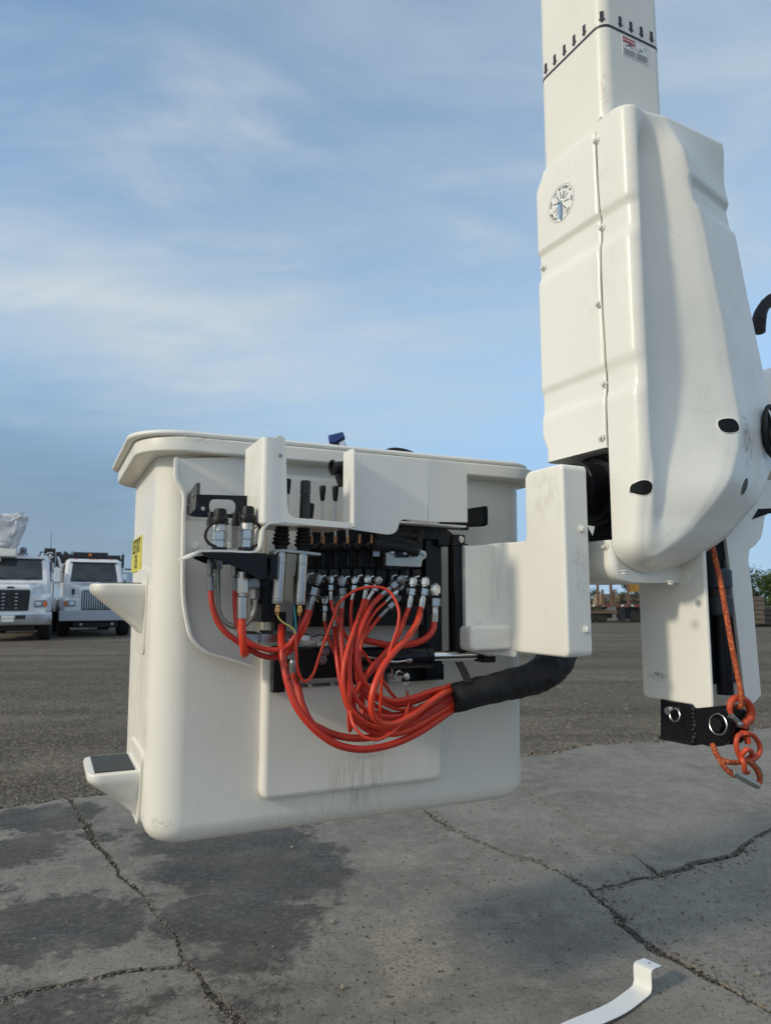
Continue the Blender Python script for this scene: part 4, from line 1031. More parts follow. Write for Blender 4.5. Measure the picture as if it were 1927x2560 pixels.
# ------------------------------------------------------------------ hoses
SL = .215     # sleeve mouth stand-off
HG = 'red hydraulic hoses at the valve bank'
def hexpiece(t, name, p, d, prof, m, seg=6, rot=.3):
    bm = BM(); lathe(bm, p, d, prof, seg, rot); return t.part(name, bm, m, sharp=25 if seg == 6 else 40)
def wrap_text(path, r, s, s0, size, face, m, t, parent):
    T, fr_ = frames(path); acc = [0]
    for i in range(1, len(path)): acc.append(acc[-1] + (path[i] - path[i - 1]).length)
    def at(d):
        for i in range(1, len(path)):
            if acc[i] >= d:
                k = (d - acc[i - 1]) / max(1e-9, acc[i] - acc[i - 1]); return path[i - 1].lerp(path[i], k), (path[i] - path[i - 1]).normalized()
        return path[-1], T[-1]
    def fn(u, v):
        p, tg = at(s0 + u); n_ = face - tg * face.dot(tg); n_.normalize(); sd = tg.cross(n_)
        a = v / r; return p + (n_ * math.cos(a) - sd * math.sin(a)) * (r + .0003)
    bm = BM(); add_text(bm, s, size, fn, 'LEFT', .0002); t.part('printed_lettering', bm, m, parent=parent, normals=False)
def hose(lab, r, pts, port=None, dirn=None, k=1.0, m=None, off=.30, o_start=.20, o_end=None, oo=None, dark=False, text=None, fit=True, n=8, group=HG, fo=None):
    """pts: pixels from the ferrule end; port: pixel of the elbow corner; offsets swell from o_start to off and back"""
    t = Thing('hydraulic_hose', lab, 'hose', BF, group=group)
    hose.n += 1; m = m or (M_HOSE, M_HOSE3, M_HOSE, M_HOSE2)[hose.n % 4]; o_end = SL if o_end is None else o_end; N_ = len(pts); P_ = []
    for i, p in enumerate(pts):
        u = i / (N_ - 1); base = lerp(o_start, o_end, u)
        o = oo[i] if oo else base + (off - base) * math.sin(math.pi * min(1, u * 1.0)) ** .7
        P_.append(bp(p[0], p[1], o))
    bm = BM(); path = tube(bm, P_, r, 14, n); hs_ = t.part('rubber_hose', bm, m, sharp=80)
    if port:
        c = bp(*port, o_start); a = P_[0]; d = a - c; L = d.length; dn_ = d.normalized()
        mz, md = (M_DZINC, M_DZINC) if dark else (M_ZINC, M_ZINC)
        e = r * k * 1.3
        # elbow: body out of the block, mitred corner, leg towards the hose
        back = Vector((-.006, 1, 0)).normalized()
        hexpiece(t, 'elbow_fitting', c + back * .055, -back, [(e * 1.35, 0), (e * 1.45, .002), (e * 1.45, .012), (e * 1.1, .013), (e * 1.15, .055 - e * .6), (e * .9, .055 + e * .55), (e * .35, .055 + e * 1.0)], mz)
        hexpiece(t, 'elbow_leg', c - dn_ * e * .95, dn_, [(e * .4, 0), (e * 1.0, e * .5), (e * 1.18, e * 1.0), (e * 1.18, L * .30), (e * .8, L * .31), (e * .8, L * .36)], mz, 6)
        hexpiece(t, 'swivel_nut', c + dn_ * L * .30, dn_, [(e * 1.15, 0), (e * 1.42, L * .02), (e * 1.42, L * .24), (e * 1.2, L * .26)], md, 6, .8)
        hexpiece(t, 'ferrule', c + dn_ * L * .54, dn_, [(e * .78, 0), (e * .78, L * .07), (r * 1.12, L * .10), (r * 1.25, L * .13), (r * 1.25, L * .30), (r * 1.20, L * .31), (r * 1.22, L * .36), (r * 1.18, L * .48), (r * 1.02, L * .485)], md, 20)
    if text:
        for s, s0, size in text: wrap_text(path, r, s, s0, size, Vector((.15, -1, .1)), M_INK, t, hs_)
    t.done()
hose.n = 0
c5 = lambda L: [(760 + .2441 * x, 1360 + .2441 * y) for x, y in L]
c4 = lambda L: [(480 + .2402 * x, 1360 + .2402 * y) for x, y in L]
X9, XT, X6, X4 = .0087, .0068, .0055, .0036
# left group, hanging from the coupler shelf
hose('outermost red hose dropping from the left fitting under the coupler shelf', XT, c4([(195, 480), (212, 640), (260, 800), (350, 920), (480, 1020), (610, 1105), (740, 1168), (880, 1180), (1010, 1120), (1120, 960), (1195, 800), (1232, 690)]), oo=[.20, .205, .21, .215, .215, .21, .205, .20, .20, .205, .21, .21])
hose('inner red hose dropping from the second fitting under the coupler shelf', XT, c4([(446, 480), (450, 640), (468, 820), (520, 960), (610, 1040), (740, 1092), (880, 1105), (1000, 1060), (1090, 940), (1160, 820), (1210, 690)]), oo=[.18, .185, .195, .215, .225, .225, .225, .225, .23, .235, .23])
hose('short thick red hose with its end turned back below the coupler shelf', X9, c4([(520, 770), (522, 900), (530, 1020), (540, 1120), (545, 1150), (560, 1130), (600, 1060)]), oo=[.26, .262, .262, .255, .235, .215, .20], m=M_HOSE2)
# two long hoses that pass below everything
dl = c4([(928, 855), (932, 1050), (955, 1250), (1005, 1480), (1085, 1690), (1200, 1850), (1340, 1985)])
dl2 = [(845, 1863), (900, 1874), (955, 1868), (1010, 1850), (1060, 1824), (1100, 1797), (1136, 1772)]
hose('long thick red hose hanging lowest of all, below the plain silver cylinder', X9, dl + dl2, off=.29, o_start=.17, text=[('6 LINE  3000 PSI', .085, .011)], m=M_HOSE)
el = c4([(1058, 1350), (1100, 1500), (1150, 1690), (1245, 1870)])
el2 = [(800, 1822), (838, 1838), (884, 1846), (930, 1844), (985, 1830), (1040, 1804), (1090, 1775), (1132, 1752)]
hose('second lowest long red hose printed with a pressure rating', X9, el + el2, off=.275, o_start=.17, port=(731, 1600), k=.9, dark=True, text=[('PSI 04/25', .012, .010)])
# thin looped hose with the coloured wires
hose('thin red hose looping over the fittings and down around the bundle', X4, c4([(1078, 930), (1084, 1130), (1105, 1330), (1170, 1432), (1250, 1370), (1330, 1150), (1400, 950), (1480, 740)]) + c5([(345, 625), (420, 545), (540, 470), (700, 440), (850, 470), (935, 580), (972, 710), (955, 860), (905, 1010), (855, 1160), (805, 1330), (790, 1500), (780, 1680), (775, 1760), (800, 1840)]),
     oo=[.235, .24, .24, .24, .24, .24, .24, .24, .235, .24, .25, .255, .26, .275, .29, .30, .305, .31, .31, .305, .30, .29, .28], m=M_HOSE2)
# upper row, left to right
hose('thick red hose from the first upper fitting beside the labelled cylinder', X9, c4([(1215, 690), (1180, 830), (1130, 930), (1060, 1020), (1000, 1075), (930, 1110)]), port=(794, 1444), k=.9, dark=True, oo=[.205, .215, .22, .21, .20, .19], o_start=.205)
hose('thin red hose from the second upper fitting slanting right behind the others', .0043, c5([(272, 570), (300, 690), (370, 840), (460, 985), (560, 1060), (640, 1160), (720, 1270), (810, 1410), (900, 1540), (1000, 1630), (1180, 1690), (1500, 1640)]), port=(826, 1446), k=1.25, off=.235)
hose('thick red hose from the third upper fitting dropping straight down', XT, c5([(385, 655), (375, 850), (388, 1050), (402, 1230), (410, 1400), (425, 1560), (500, 1700), (610, 1790), (760, 1830), (1000, 1790), (1280, 1660), (1500, 1530)]), port=(854, 1448), k=1.0, dark=True, off=.27, text=[('U5B', .010, .012)])
hose('red hose from the fourth upper fitting ending in a tight bottom bend', .0043, c5([(488, 570), (478, 700), (485, 850), (500, 960), (480, 1120), (465, 1350), (462, 1600), (458, 1800), (468, 1915), (482, 1880), (488, 1700)]), port=(887, 1448), k=1.3, oo=[.20, .205, .21, .22, .255, .28, .285, .285, .28, .27, .26])
hose('printed red hose from the fifth upper fitting curving far left', X6, c5([(612, 565), (565, 720), (505, 900), (445, 1080), (408, 1250), (400, 1430), (440, 1620), (550, 1770), (700, 1865), (900, 1885), (1100, 1790), (1340, 1580), (1500, 1480)]), port=(919, 1446), k=1.15, off=.305, m=M_HOSE2, text=[('SAE 100R7  3000 PSI', .06, .007)])
hose('printed red hose from the sixth upper fitting crossing in front of the fifth', X6, c5([(655, 572), (585, 750), (512, 950), (472, 1150), (470, 1350), (500, 1510), (590, 1660), (720, 1740), (900, 1770), (1120, 1720), (1320, 1600), (1500, 1510)]), port=(948, 1449), k=1.15, off=.295, text=[('PSI 04/25', .05, .007), ('PSI 04/25', .13, .007)])
hose('thick red hose from the seventh upper fitting sweeping left then under', XT, c5([(790, 525), (690, 640), (590, 850), (535, 1080), (555, 1290), (640, 1450), (760, 1555), (900, 1608), (1100, 1580), (1300, 1510), (1490, 1462)]), port=(1006, 1447), k=1.05, off=.285, dark=True, m=M_HOSE, text=[('PSI 04/25', .05, .009)])
hose('thick red hose from the eighth upper fitting passing left behind the front one', XT, c5([(1070, 655), (1010, 820), (935, 985), (800, 1150), (680, 1285), (570, 1450), (505, 1590), (530, 1730), (690, 1800), (900, 1800), (1200, 1690), (1500, 1540)]), port=(1033, 1450), k=1.05, off=.265, text=[('C5U', .035, .012)])
hose('thick printed red hose in front of all, from the ninth upper fitting', X9 * .93, c5([(1195, 655), (1160, 800), (1060, 960), (925, 1105), (805, 1265), (730, 1430), (690, 1600), (700, 1740), (780, 1835), (920, 1845), (1120, 1750), (1400, 1545), (1510, 1500)]), port=(1063, 1450), k=.9, off=.345, m=M_HOSE2, text=[('U6R', .012, .014), ('6 LINE', .10, .009)])
hose('thick red hose from the large tenth fitting bending left behind the bundle', X9, c5([(1330, 790), (1318, 880), (1240, 970), (1100, 1025), (900, 1040), (740, 1012), (620, 985), (560, 960)]), port=(1087, 1470), k=1.15, oo=[.19, .195, .20, .20, .19, .18, .17, .16], o_start=.19)
# lower row
hose('thin red hose from the first lower fitting running down to the right', .0043, c5([(210, 790), (228, 900), (275, 1030), (340, 1180), (380, 1300), (420, 1420), (500, 1560), (640, 1690), (900, 1740), (1200, 1700), (1500, 1600)]), port=(812, 1497), k=1.2, oo=None, off=.23, o_start=.18)
hose('red hose from the second lower fitting hanging beside the straight thick one', X6 * 1.1, c5([(320, 850), (322, 1010), (342, 1210), (378, 1430), (430, 1630), (510, 1790), (650, 1910), (850, 1950), (1050, 1880), (1300, 1700), (1500, 1590)]), port=(842, 1497), k=1.1, dark=True, off=.28, o_start=.175, text=[('PSI 04/25', .07, .008)])
hose('thin red hose from the upper slanted lower fitting', .0043, c5([(835, 592), (725, 700), (635, 850), (592, 1000), (570, 1180), (600, 1350), (680, 1500), (820, 1640), (1000, 1700), (1250, 1660), (1500, 1560)]), port=(1004, 1465), k=1.25, off=.245, o_start=.185)
hose('red hose from the lower slanted dark fitting', X6, c5([(770, 750), (690, 850), (608, 960), (560, 1090), (540, 1260), (560, 1430), (650, 1580), (800, 1700), (1000, 1760), (1250, 1640), (1500, 1570)]), port=(997, 1494), k=1.15, off=.235, o_start=.18, dark=True)
hose('thin bright red hose with a wide low loop, from the manifold under the ram', X4 * 1.05, c5([(1060, 1540), (1062, 1660), (1000, 1830), (870, 1955), (730, 2008), (600, 1965), (525, 1885), (485, 1790), (470, 1650), (480, 1450), (475, 1250)]), port=(1016, 1689), k=1.35, oo=[.24, .27, .31, .33, .34, .335, .325, .31, .30, .295, .28], m=M_HOSE2, o_start=.24)
hose('thick red hose curling out from behind the bundle to the black ram', X9 * .9, c5([(905, 1100), (780, 1215), (650, 1340), (560, 1460), (500, 1580), (505, 1680), (580, 1790), (720, 1890), (900, 1930), (1150, 1840), (1330, 1740), (1510, 1660)]), oo=[.17, .20, .22, .235, .25, .255, .26, .265, .26, .25, .235, .22])
hose('thick red hose forming the underside of the bundle at the sleeve', X9, c5([(600, 1480), (590, 1620), (620, 1760), (720, 1880), (850, 1940), (1000, 1930), (1180, 1850), (1360, 1740), (1530, 1640)]), oo=[.20, .22, .24, .26, .27, .27, .255, .235, .22])
hose('thick red hose forming the top side of the bundle at the sleeve', XT, c5([(520, 1180), (560, 1400), (640, 1530), (780, 1600), (960, 1650), (1180, 1600), (1350, 1520), (1500, 1450)]), oo=[.20, .21, .215, .22, .225, .225, .22, .215])
hose('red hose running flat through the middle of the bundle', XT, c5([(600, 1700), (700, 1790), (850, 1830), (1020, 1800), (1250, 1700), (1510, 1580)]), oo=[.23, .245, .25, .25, .235, .22])
# fittings that feed the hoses under the shelf
sf = Thing('shelf_fittings', 'dull zinc hose fittings and bent steel tube hanging under the coupler shelf', 'fittings', BF)
def vfit(px, y0, y1, o, r, dark=True, slant=0):
    a, b_ = bp(px, y0, o), bp(px + slant, y1, o); d = b_ - a; L = d.length
    for nm, prof, seg in (('hex_nut', [(r * .8, 0), (r * .8, L * .12), (r * 1.5, L * .13), (r * 1.5, L * .45), (r * 1.2, L * .47)], 6), ('ferrule', [(r * .9, L * .46), (r * .9, L * .52), (r * 1.28, L * .55), (r * 1.28, L), (r * 1.05, L)], 18)):
        bm = BM(); lathe(bm, a, d, prof, seg); sf.part(nm, bm, M_DZINC if dark else M_ZINC, sharp=25 if seg == 6 else 40)
vfit(523, 1398, 1476, .20, XT * .95, True, 4); vfit(585, 1405, 1476, .18, XT * .85, True, 2); vfit(605, 1430, 1546, .26, X9, False)
for px, y0, y1 in ((544, 1395, 1424), (637, 1448, 1498)):
    bm = BM(); a, b_ = bp(px, y0, .19), bp(px, y1, .19); L = (b_ - a).length; lathe(bm, a, b_ - a, [(.010, 0), (.013, L * .3), (.013, L * .95), (.010, L)], 6, .2); sf.part('tube_nut', bm, M_DZINC, sharp=25)
bm = BM(); tube(bm, [bp(x, y, .19) for x, y in c4([(265, 260), (265, 450), (268, 640), (290, 740), (350, 825), (440, 862), (530, 850), (610, 780), (652, 690), (662, 570)])], .0068, 12, 6); sf.part('bent_tube', bm, M_TUBE)
bm = BM(); box(bm, bp(614, 1460, .2).x, bp(648, 1460, .2).x, -.21, -.17, bp(630, 1472, .2).z, bp(630, 1446, .2).z, .004); sf.part('elbow_block', bm, M_DZINC)
sf.done()
wires = [('yellow wire curving from the plain silver cylinder into the thin red hose', M_YEL, [(693, 1533), (697, 1546), (710, 1558), (725, 1566), (735, 1576), (739, 1586)], .0018),
         ('blue wire running down into the thin red hose', M_BLUEW, [(733, 1508), (735, 1530), (738, 1560), (740, 1586)], .0015), ('green wire beside the blue one', M_GRNW, [(736, 1515), (738, 1535), (740, 1560), (741, 1586)], .0013),
         ('dark red wire from the labelled silver cylinder', M_MAR, [(750, 1535), (749, 1550), (745, 1568), (741, 1586)], .0018)]
for lab, m_, pts, r in wires:
    bm = BM(); tube(bm, [bp(x, y, .237) for x, y in pts], r, 8); single('wire', bm, m_, lab, 'wire', BF, group='coloured wires at the cylinders')

# ------------------------------------------------------------------ black sleeve around the hoses
sv = Thing('hose_sleeve', 'black woven sleeve gathering the red hoses up into the elbow cover', 'sleeve', BF)
spts = [bp(1133, 1746, SL), bp(1165, 1738, SL), bp(1230, 1722, .20), bp(1300, 1706, .19), bp(1355, 1685, .17), bp(1388, 1650, .13), bp(1395, 1590, .08)]
def wr(i, j):
    a = j / 40 * 6.283; c, s = math.cos(a), math.sin(a)
    return 1 + .10 * noise.noise(Vector((i * .10, c * 1.1, s * 1.1))) + .10 * (abs(noise.noise(Vector((i * .17 + c * .9, s * 1.3, c * 1.3 + 4)))) - .2) + .03 * noise.noise(Vector((i * .6, c * 2, s * 2)))
bm = BM(); tube(bm, spts, lambda t: keyed(t, [(0, .037), (.12, .038), (.3, .038), (.55, .043), (.8, .054), (1, .064)]), 40, 16, wob=wr); sv.part('woven_tube', bm, M_CLOTH, sharp=80)
bm = BM(); tube(bm, [bp(1127, 1747, SL), bp(1150, 1742, SL), bp(1180, 1735, SL)], lambda t: .039 - .003 * abs(t - .5), 26, 8, wob=lambda i, j: 1 + .03 * noise.noise(Vector((i * .5, j * .9, 2)))); sv.part('velcro_cuff', bm, mat('cuff_cloth', (.010, .010, .011), .9, 0, .3, 40, .5, 120, .002), sharp=80)
bm = BM(); a, b_ = bp(1172, 1706, .245), bp(1148, 1655, .19)
loft(bm, [[p + Vector((dx, dy, 0)) for dx, dy in ((-.013, 0), (.013, .004), (.013, .007), (-.013, .003))] for p in (a, a.lerp(b_, .5) + Vector((0, -.004, 0)), b_)]); sv.part('hanging_strap', bm, M_CLOTH)
sv.done()

# ================================================================== BOOM
BB, BA = .243, .285       # boom section: right face width, left face width
zb0, zb1 = MF.x(1500, 1000, 0).z, 4.6
bo = Thing('boom', 'white square fiberglass boom rising vertically with a black arrow band', 'boom', MF)
bm = BM(); loft(bm, [rrect(0, BB, 0, BA, .034, lerp(zb0, zb1, i / 30), 9) for i in range(31)]); bo.part('boom_tube', bm, M_BOOM, sharp=60)
zband = MF.y(1600, 100, 0).z
bm = BM(); E_ = .0007
loft(bm, [rrect(-E_, BB + E_, -E_, BA + E_, .0347, z, 9) for z in (zband - .0042, zband + .0042)], cap0=False, cap1=False); bo.part('warning_band', bm, M_NAVY, sharp=60)
def arrow_mesh():
    bm = BM(); pts = [(0, 0), (.0108, .0125), (.0056, .0125), (.0056, .037), (-.0056, .037), (-.0056, .0125), (-.0108, .0125)]
    vs = [bm.verts.new((x, 0, z)) for x, z in pts]; bm.faces.new(vs); bm.faces.new([bm.verts.new((x, -.0003, z)) for x, z in reversed(pts)])
    return to_mesh(bm, 'arrow', M_NAVY)
am = arrow_mesh(); az = zband + .0095
for y in (.248, .205, .160, .116, .072):
    bo.place('arrow', am, Matrix.Translation((-.0011, y, az)) @ Matrix.Rotation(rad(-90), 4, 'Z'))
bo.place('arrow', am, Matrix.Translation((.0095 - .0004, .0095 - .0004, az)) @ Matrix.Rotation(rad(-45), 4, 'Z'))
for x in (.060, .103, .145, .187):
    bo.place('arrow', am, Matrix.Translation((x + .012, -.0011, az)))
# danger sticker
a = MF.y(1556, 88, -.001); b_ = MF.y(1620, 157, -.001); Zt = a.z; Zb = MF.y(1557, 133, -.001).z; X0, X1 = a.x, b_.x; Xm = (X0 + X1) / 2; hh = Zt - Zb
bm = BM(); box(bm, X0 - .002, X1 + .002, -.0010, .002, Zb - .002, Zt + .002); ds = bo.part('danger_sticker', bm, M_STICKW)
bm = BM()
def strip(bm, x0, x1, z0, z1, y=-.0014): bm.faces.new([bm.verts.new(p) for p in ((x0, y, z0), (x1, y, z0), (x1, y, z1), (x0, y, z1))])
strip(bm, X0 + .0005, Xm, Zt - hh * .30, Zt); bo.part('red_header', bm, M_STICKR, parent=ds, normals=False)
bm = BM(); add_text(bm, 'DANGER', hh * .17, lambda u, v: Vector((X0 + .010 + u, -.0018, Zt - hh * .155 + v)), 'LEFT', .0002)
bm.faces.new([bm.verts.new((X0 + .005 + dx, -.0018, Zt - hh * .15 + dz)) for dx, dz in ((-.0035, -.003), (.0035, -.003), (0, .004))]); bo.part('header_lettering', bm, M_STICKW, parent=ds, normals=False)
bm = BM(); w = .0005
for x0, x1, z0, z1 in ((X0, X1, Zt - w, Zt), (X0, X1, Zb, Zb + w), (X0, X0 + w, Zb, Zt), (X1 - w, X1, Zb, Zt), (Xm - w, Xm + w, Zb, Zt)): strip(bm, x0, x1, z0, z1, -.0013)
for k in range(6): strip(bm, X0 + .003, Xm - .003 - .004 * (k == 0), Zb + hh * (.06 + .055 * k), Zb + hh * (.06 + .055 * k) + .0012)
for k in range(7): strip(bm, Xm + .003, X1 - .003 - .006 * (k == 0), Zb + hh * (.05 + .055 * k), Zb + hh * (.05 + .055 * k) + .0012)
def seg(bm, x0, z0, x1, z1, w=.0009):
    d = Vector((x1 - x0, z1 - z0)).normalized(); n_ = Vector((-d.y, d.x)) * w
    bm.faces.new([bm.verts.new((x, -.0014, z)) for x, z in ((x0 + n_.x, z0 + n_.y), (x1 + n_.x, z1 + n_.y), (x1 - n_.x, z1 - n_.y), (x0 - n_.x, z0 - n_.y))])
ux = (Xm - X0)
for L_ in (((.15, .52, .75, .62), (.25, .45, .6, .66), (.6, .66, .85, .50), (.45, .64, .8, .40)), ((1.12, .58, 1.4, .50), (1.25, .44, 1.55, .62), (1.45, .66, 1.6, .5), (1.35, .7, 1.45, .6))):
    for q0, q1, q2, q3 in L_: seg(bm, X0 + ux * q0, Zb + hh * q1 * 1.05, X0 + ux * q2, Zb + hh * q3 * 1.05)
for a_, b2, c_, d_ in ((1.68, .70, 1.86, .70), (1.86, .70, 1.86, .86), (1.68, .86, 1.86, .86), (1.68, .70, 1.68, .86), (1.77, .71, 1.77, .85)): seg(bm, X0 + ux * a_, Zb + hh * b2, X0 + ux * c_, Zb + hh * d_, .0004)
bo.part('sticker_print', bm, M_INK, parent=ds, normals=False)
bo.done()

# ================================================================== BOOM-TIP COVER
CX = -.036; CY = -.112       # left wall plane, front wall plane
seam = MF.x(1504, 700, CX).y
cv = Thing('boom_tip_cover', 'large white two-piece cover over the boom end with an angle dial and dark holes', 'cover', MF)
zA0 = MF.x(1452, 1134, CX).z                                     # lower edge of the left shell (level)
zA1 = MF.x(1440, 355, CX).z
yb_ = MF.x(1342, 800, CX).y
g1a, g1b = MF.x(1430, 578, CX).z, MF.x(1430, 648, CX).z          # recessed belt 1 (upper and lower edge)
g2a, g2b = MF.x(1430, 948, CX).z, MF.x(1430, 1012, CX).z
def belt(z, a, b, d=.009): return d * ss(a + .004 - z, 0, .014) * (1 - ss(b + .012 - z, 0, .035))
def wall_x(z): return CX + belt(z, g1a, g1b) + belt(z, g2a, g2b, .007)
# left shell
bm = BM(); loops = []; NZ = 110
ytop = MF.x(1358, 420, CX).y
for i in range(NZ + 1):
    z = lerp(zA0, zA1, i / NZ); x0 = wall_x(z); yb2 = yb_
    dt = zA1 - z; yb2 -= .035 * (1 - ss(dt, 0, .07))
    db = z - zA0; yb2 -= .02 * (1 - ss(db, .03, .09))
    e = .006 * (1 - min(1, dt / .006)) if dt < .006 else 0
    loops.append(rrect(x0 + e, BB + .03, seam, yb2, .022, z, 6))
for lp in loops:                         # square the seam-side corner
    pass
loft(bm, loops); cv.part('left_shell', bm, M_COVER, sharp=50)
# rear housing above and below the window
zW0 = MF.x(1500, 1352, CX).z; zH = MF.x(1540, 1455, CX).z
bm = BM(); lo = []
R_ = .05
for i in range(8):
    a = math.pi / 2 * i / 7; ins = R_ * (1 - math.sin(a)); lo.append(rrect(CX + ins, BB + .03 - ins, seam - .0 , yb_ + .02, .02, zH + R_ * (1 - math.cos(a)), 5))
lo.append(rrect(CX, BB + .03, seam, yb_ + .02, .02, zW0, 5)); loft(bm, lo); cv.part('lower_shell', bm, M_COVER, sharp=50)
bm = BM(); box(bm, CX + .085, BB, seam + .002, yb_ - .01, zW0 - .01, zA0 + .02); cv.part('window_back', bm, M_DARK)
bm = BM(); box(bm, CX + .01, BB, seam + .001, seam + .006, zW0 - .01, zA0 + .02); cv.part('window_side', bm, M_DARK)
# front shell: a relief over the outline
zF0 = MF.y(1660, 1436, CY + .05).z; zF1 = MF.y(1690, 298, CY).z
right = [(335, 1785), (450, 1812), (555, 1836), (740, 1872), (900, 1906), (1000, 1926), (1080, 1934), (1160, 1936), (1260, 1906), (1330, 1858), (1380, 1806), (1410, 1764), (1432, 1700)]
RZ = sorted([(MF.y(px, py, CY + .03).z, MF.y(px, py, CY + .03).x) for py, px in right])
def xr(z): return RZ[0][1] if z <= RZ[0][0] else keyed(z, RZ)
left_b = [(1330, 1526), (1370, 1528), (1392, 1538), (1410, 1556), (1424, 1585), (1432, 1625), (1437, 1660)]
LZ = sorted([(MF.y(px, py, CY + .05).z, MF.y(px, py, CY + .05).x) for py, px in left_b])
zlb = MF.x(1530, 1350, CX).z
def xl_(z):
    t = (z - zF0) / (zlb - zF0)
    if t >= 1: return wall_x(z)
    t = max(0, t); return CX + .16 * (1 - math.sqrt(max(0, 1 - (1 - t) ** 2.2)))
def outline(n=14):
    pass
crest_top = MF.y(1668, 300, CY).x; crest_bot = MF.y(1858, 1000, CY).x; zc_t = MF.y(1668, 300, CY).z; zc_b = MF.y(1858, 1000, CY).z
gx = MF.y(1612, 500, CY).x
n1 = MF.y(1760, 470, CY).z; n2 = MF.y(1760, 530, CY).z
zfade = MF.y(1650, 1150, CY).z
CR = sorted([(p.z, p.x) for p in [MF.y(x, y, CY - k) for x, y, k in ((1664, 300, .0), (1708, 456, .005), (1742, 570, .01), (1780, 720, .02), (1812, 833, .03), (1842, 965, .045), (1853, 1040, .05), (1842, 1120, .05), (1820, 1186, .05), (1766, 1277, .03), (1712, 1333, .0), (1658, 1371, -.03), (1600, 1405, -.06))]])
def crest(z): return CR[0][1] if z <= CR[0][0] else keyed(z, CR)
def front_y(x, z, xa, xb):
    zz = z - zF0; Rb = .13
    y = CY + .95 * (Rb - math.sqrt(max(0, Rb * Rb - (Rb - zz) ** 2)) if zz < Rb else 0)       # belly rounding up from below
    dl, dr = max(0, x - xa), max(0, xb - x)
    Rl = .036; y += (Rl - math.sqrt(max(0, Rl * Rl - (Rl - dl) ** 2))) if dl < Rl else 0
    Rr = lerp(.018, .085, ss(zfade - z, -.04, .16)); y += (Rr - math.sqrt(max(0, Rr * Rr - (Rr - dr) ** 2))) * .8 if dr < Rr else 0
    xc = crest(z); hz = ss(z, zfade - .12, zfade + .30)                       # 0 low, 1 high
    xv = lerp(xa + .022, gx + .018, hz)
    depth = lerp(.105, .082, hz) * ss(z, zF0 - .02, zF0 + .26)
    valley = lerp(.034, .046, hz) * ss(z, zF0, zF0 + .15)
    s = max(0, min(1, (x - xv) / max(.02, xc - xv))); pw = lerp(1.0, 1.25, hz); r = s ** pw
    s2 = ss(s, .82, 1.0); r = r - .06 * s2 * s
    fall = lerp(1, ss(x, gx - .020, gx + .024), ss(z, zfade - .30, zfade + .02))
    base = valley * fall - depth * r
    if x > xc:
        u = (x - xc) / max(.01, xb - xc); base = lerp(base, .030, min(1, u) ** 1.05)
    y += base * (1 - .85 * ss(z, zF1 - .13, zF1 - .005))
    dt = zF1 - z; Rt = .014; y += (Rt - math.sqrt(max(0, Rt * Rt - (Rt - dt) ** 2))) if dt < Rt else 0
    y += .014 * ss(n1 + .004 - z, 0, .016) * (1 - ss(n2 + .012 - z, 0, .03)) * ss(x, xc - .012, xc + .022)
    y += (belt(z, g1a, g1b, .008) + belt(z, g2a, g2b, .007)) * (1 - ss(x, gx - .062, gx - .048))
    return y
NR, NC = 130, 72
rows = []
for i in range(NR + 1):
    t = i / NR; t = lerp(t, .5 - .5 * math.cos(math.pi * t), .55); z = lerp(zF0, zF1, t)
    xa, xb = xl_(z), xr(z)
    if i == 0: xb = xa + .012 if xb < xa + .012 else xb
    row = []
    for j in range(NC + 1):
        u = j / NC
        u = .5 - .5 * math.cos(math.pi * u) if True else u
        u = lerp(j / NC, u, .5); x = lerp(xa, xb, u)
        y = front_y(x, z, xa, xb)
        row.append(Vector((x, y, z)))
    YW = seam - .0018
    # left wall back to the seam and right wall well behind
    p = row[0]; q = row[-1]
    lw = [Vector((p.x, lerp(YW, p.y, k / 4), z)) for k in range(4)]
    rw = [Vector((q.x - .004, lerp(q.y, .20, k / 3), z)) for k in (1, 2, 3)]
    rows.append(lw + row + rw)
bm = BM(); vs = grid_mesh(bm, rows)
top = vs[-1]; bot = vs[0]
bm.faces.new(list(reversed(top)))
bm.faces.new(bot)
fs = cv.part('front_shell', bm, M_COVER, sharp=50)
# thin raised flange along the seam
bm = BM(); zz = [lerp(zA0 + .004, zF1 - .05, i / 90) for i in range(91)]
wv = lambda z: .0025 * math.sin(z * 16) + .004 * belt(z, g1a, g1b, 1) + .004 * belt(z, g2a, g2b, 1)
loft(bm, [[Vector((wall_x(z) - .0016, seam + .0035 + wv(z), z)), Vector((wall_x(z) - .0042, seam + .002 + wv(z), z)), Vector((wall_x(z) - .0042, seam - .0005 + wv(z), z)), Vector((wall_x(z) + .004, seam - .002 + wv(z), z)), Vector((wall_x(z) + .004, seam + .0035 + wv(z), z))] for z in zz])
cv.part('seam_flange', bm, M_COVER)
bm = BM(); loft(bm, [[Vector((wall_x(z) - .0008, seam - .0008 + wv(z), z)), Vector((wall_x(z) - .0008, seam - .0030 + wv(z), z)), Vector((wall_x(z) + .004, seam - .0030 + wv(z), z)), Vector((wall_x(z) + .004, seam - .0008 + wv(z), z))] for z in zz])
cv.part('seam_gap', bm, mat('seam_strip_grey', (.16, .155, .14), .7, 0, .2, 60))  # darker grey strip along the seam
cbm = bolt_mesh('cover_bolt', .0070, .010, white_paint('bolt_white', (.74, .73, .69), .4, .1, 300, .0004, .5, .0, .5))
for px, py in ((1491, 352), (1499, 567), (1497, 759), (1507, 958), (1504, 1094), (1354, 667)):
    p = MF.x(px, py, CX); cv.place('cover_bolt', cbm, orient(Vector((wall_x(p.z) - .0008, p.y, p.z)), (-1, 0, 0), .3))
p = MF.x(1513, 1366, CX); cv.place('cover_bolt', cbm, orient(Vector((CX, p.y, p.z)), (-1, 0, 0), .3))
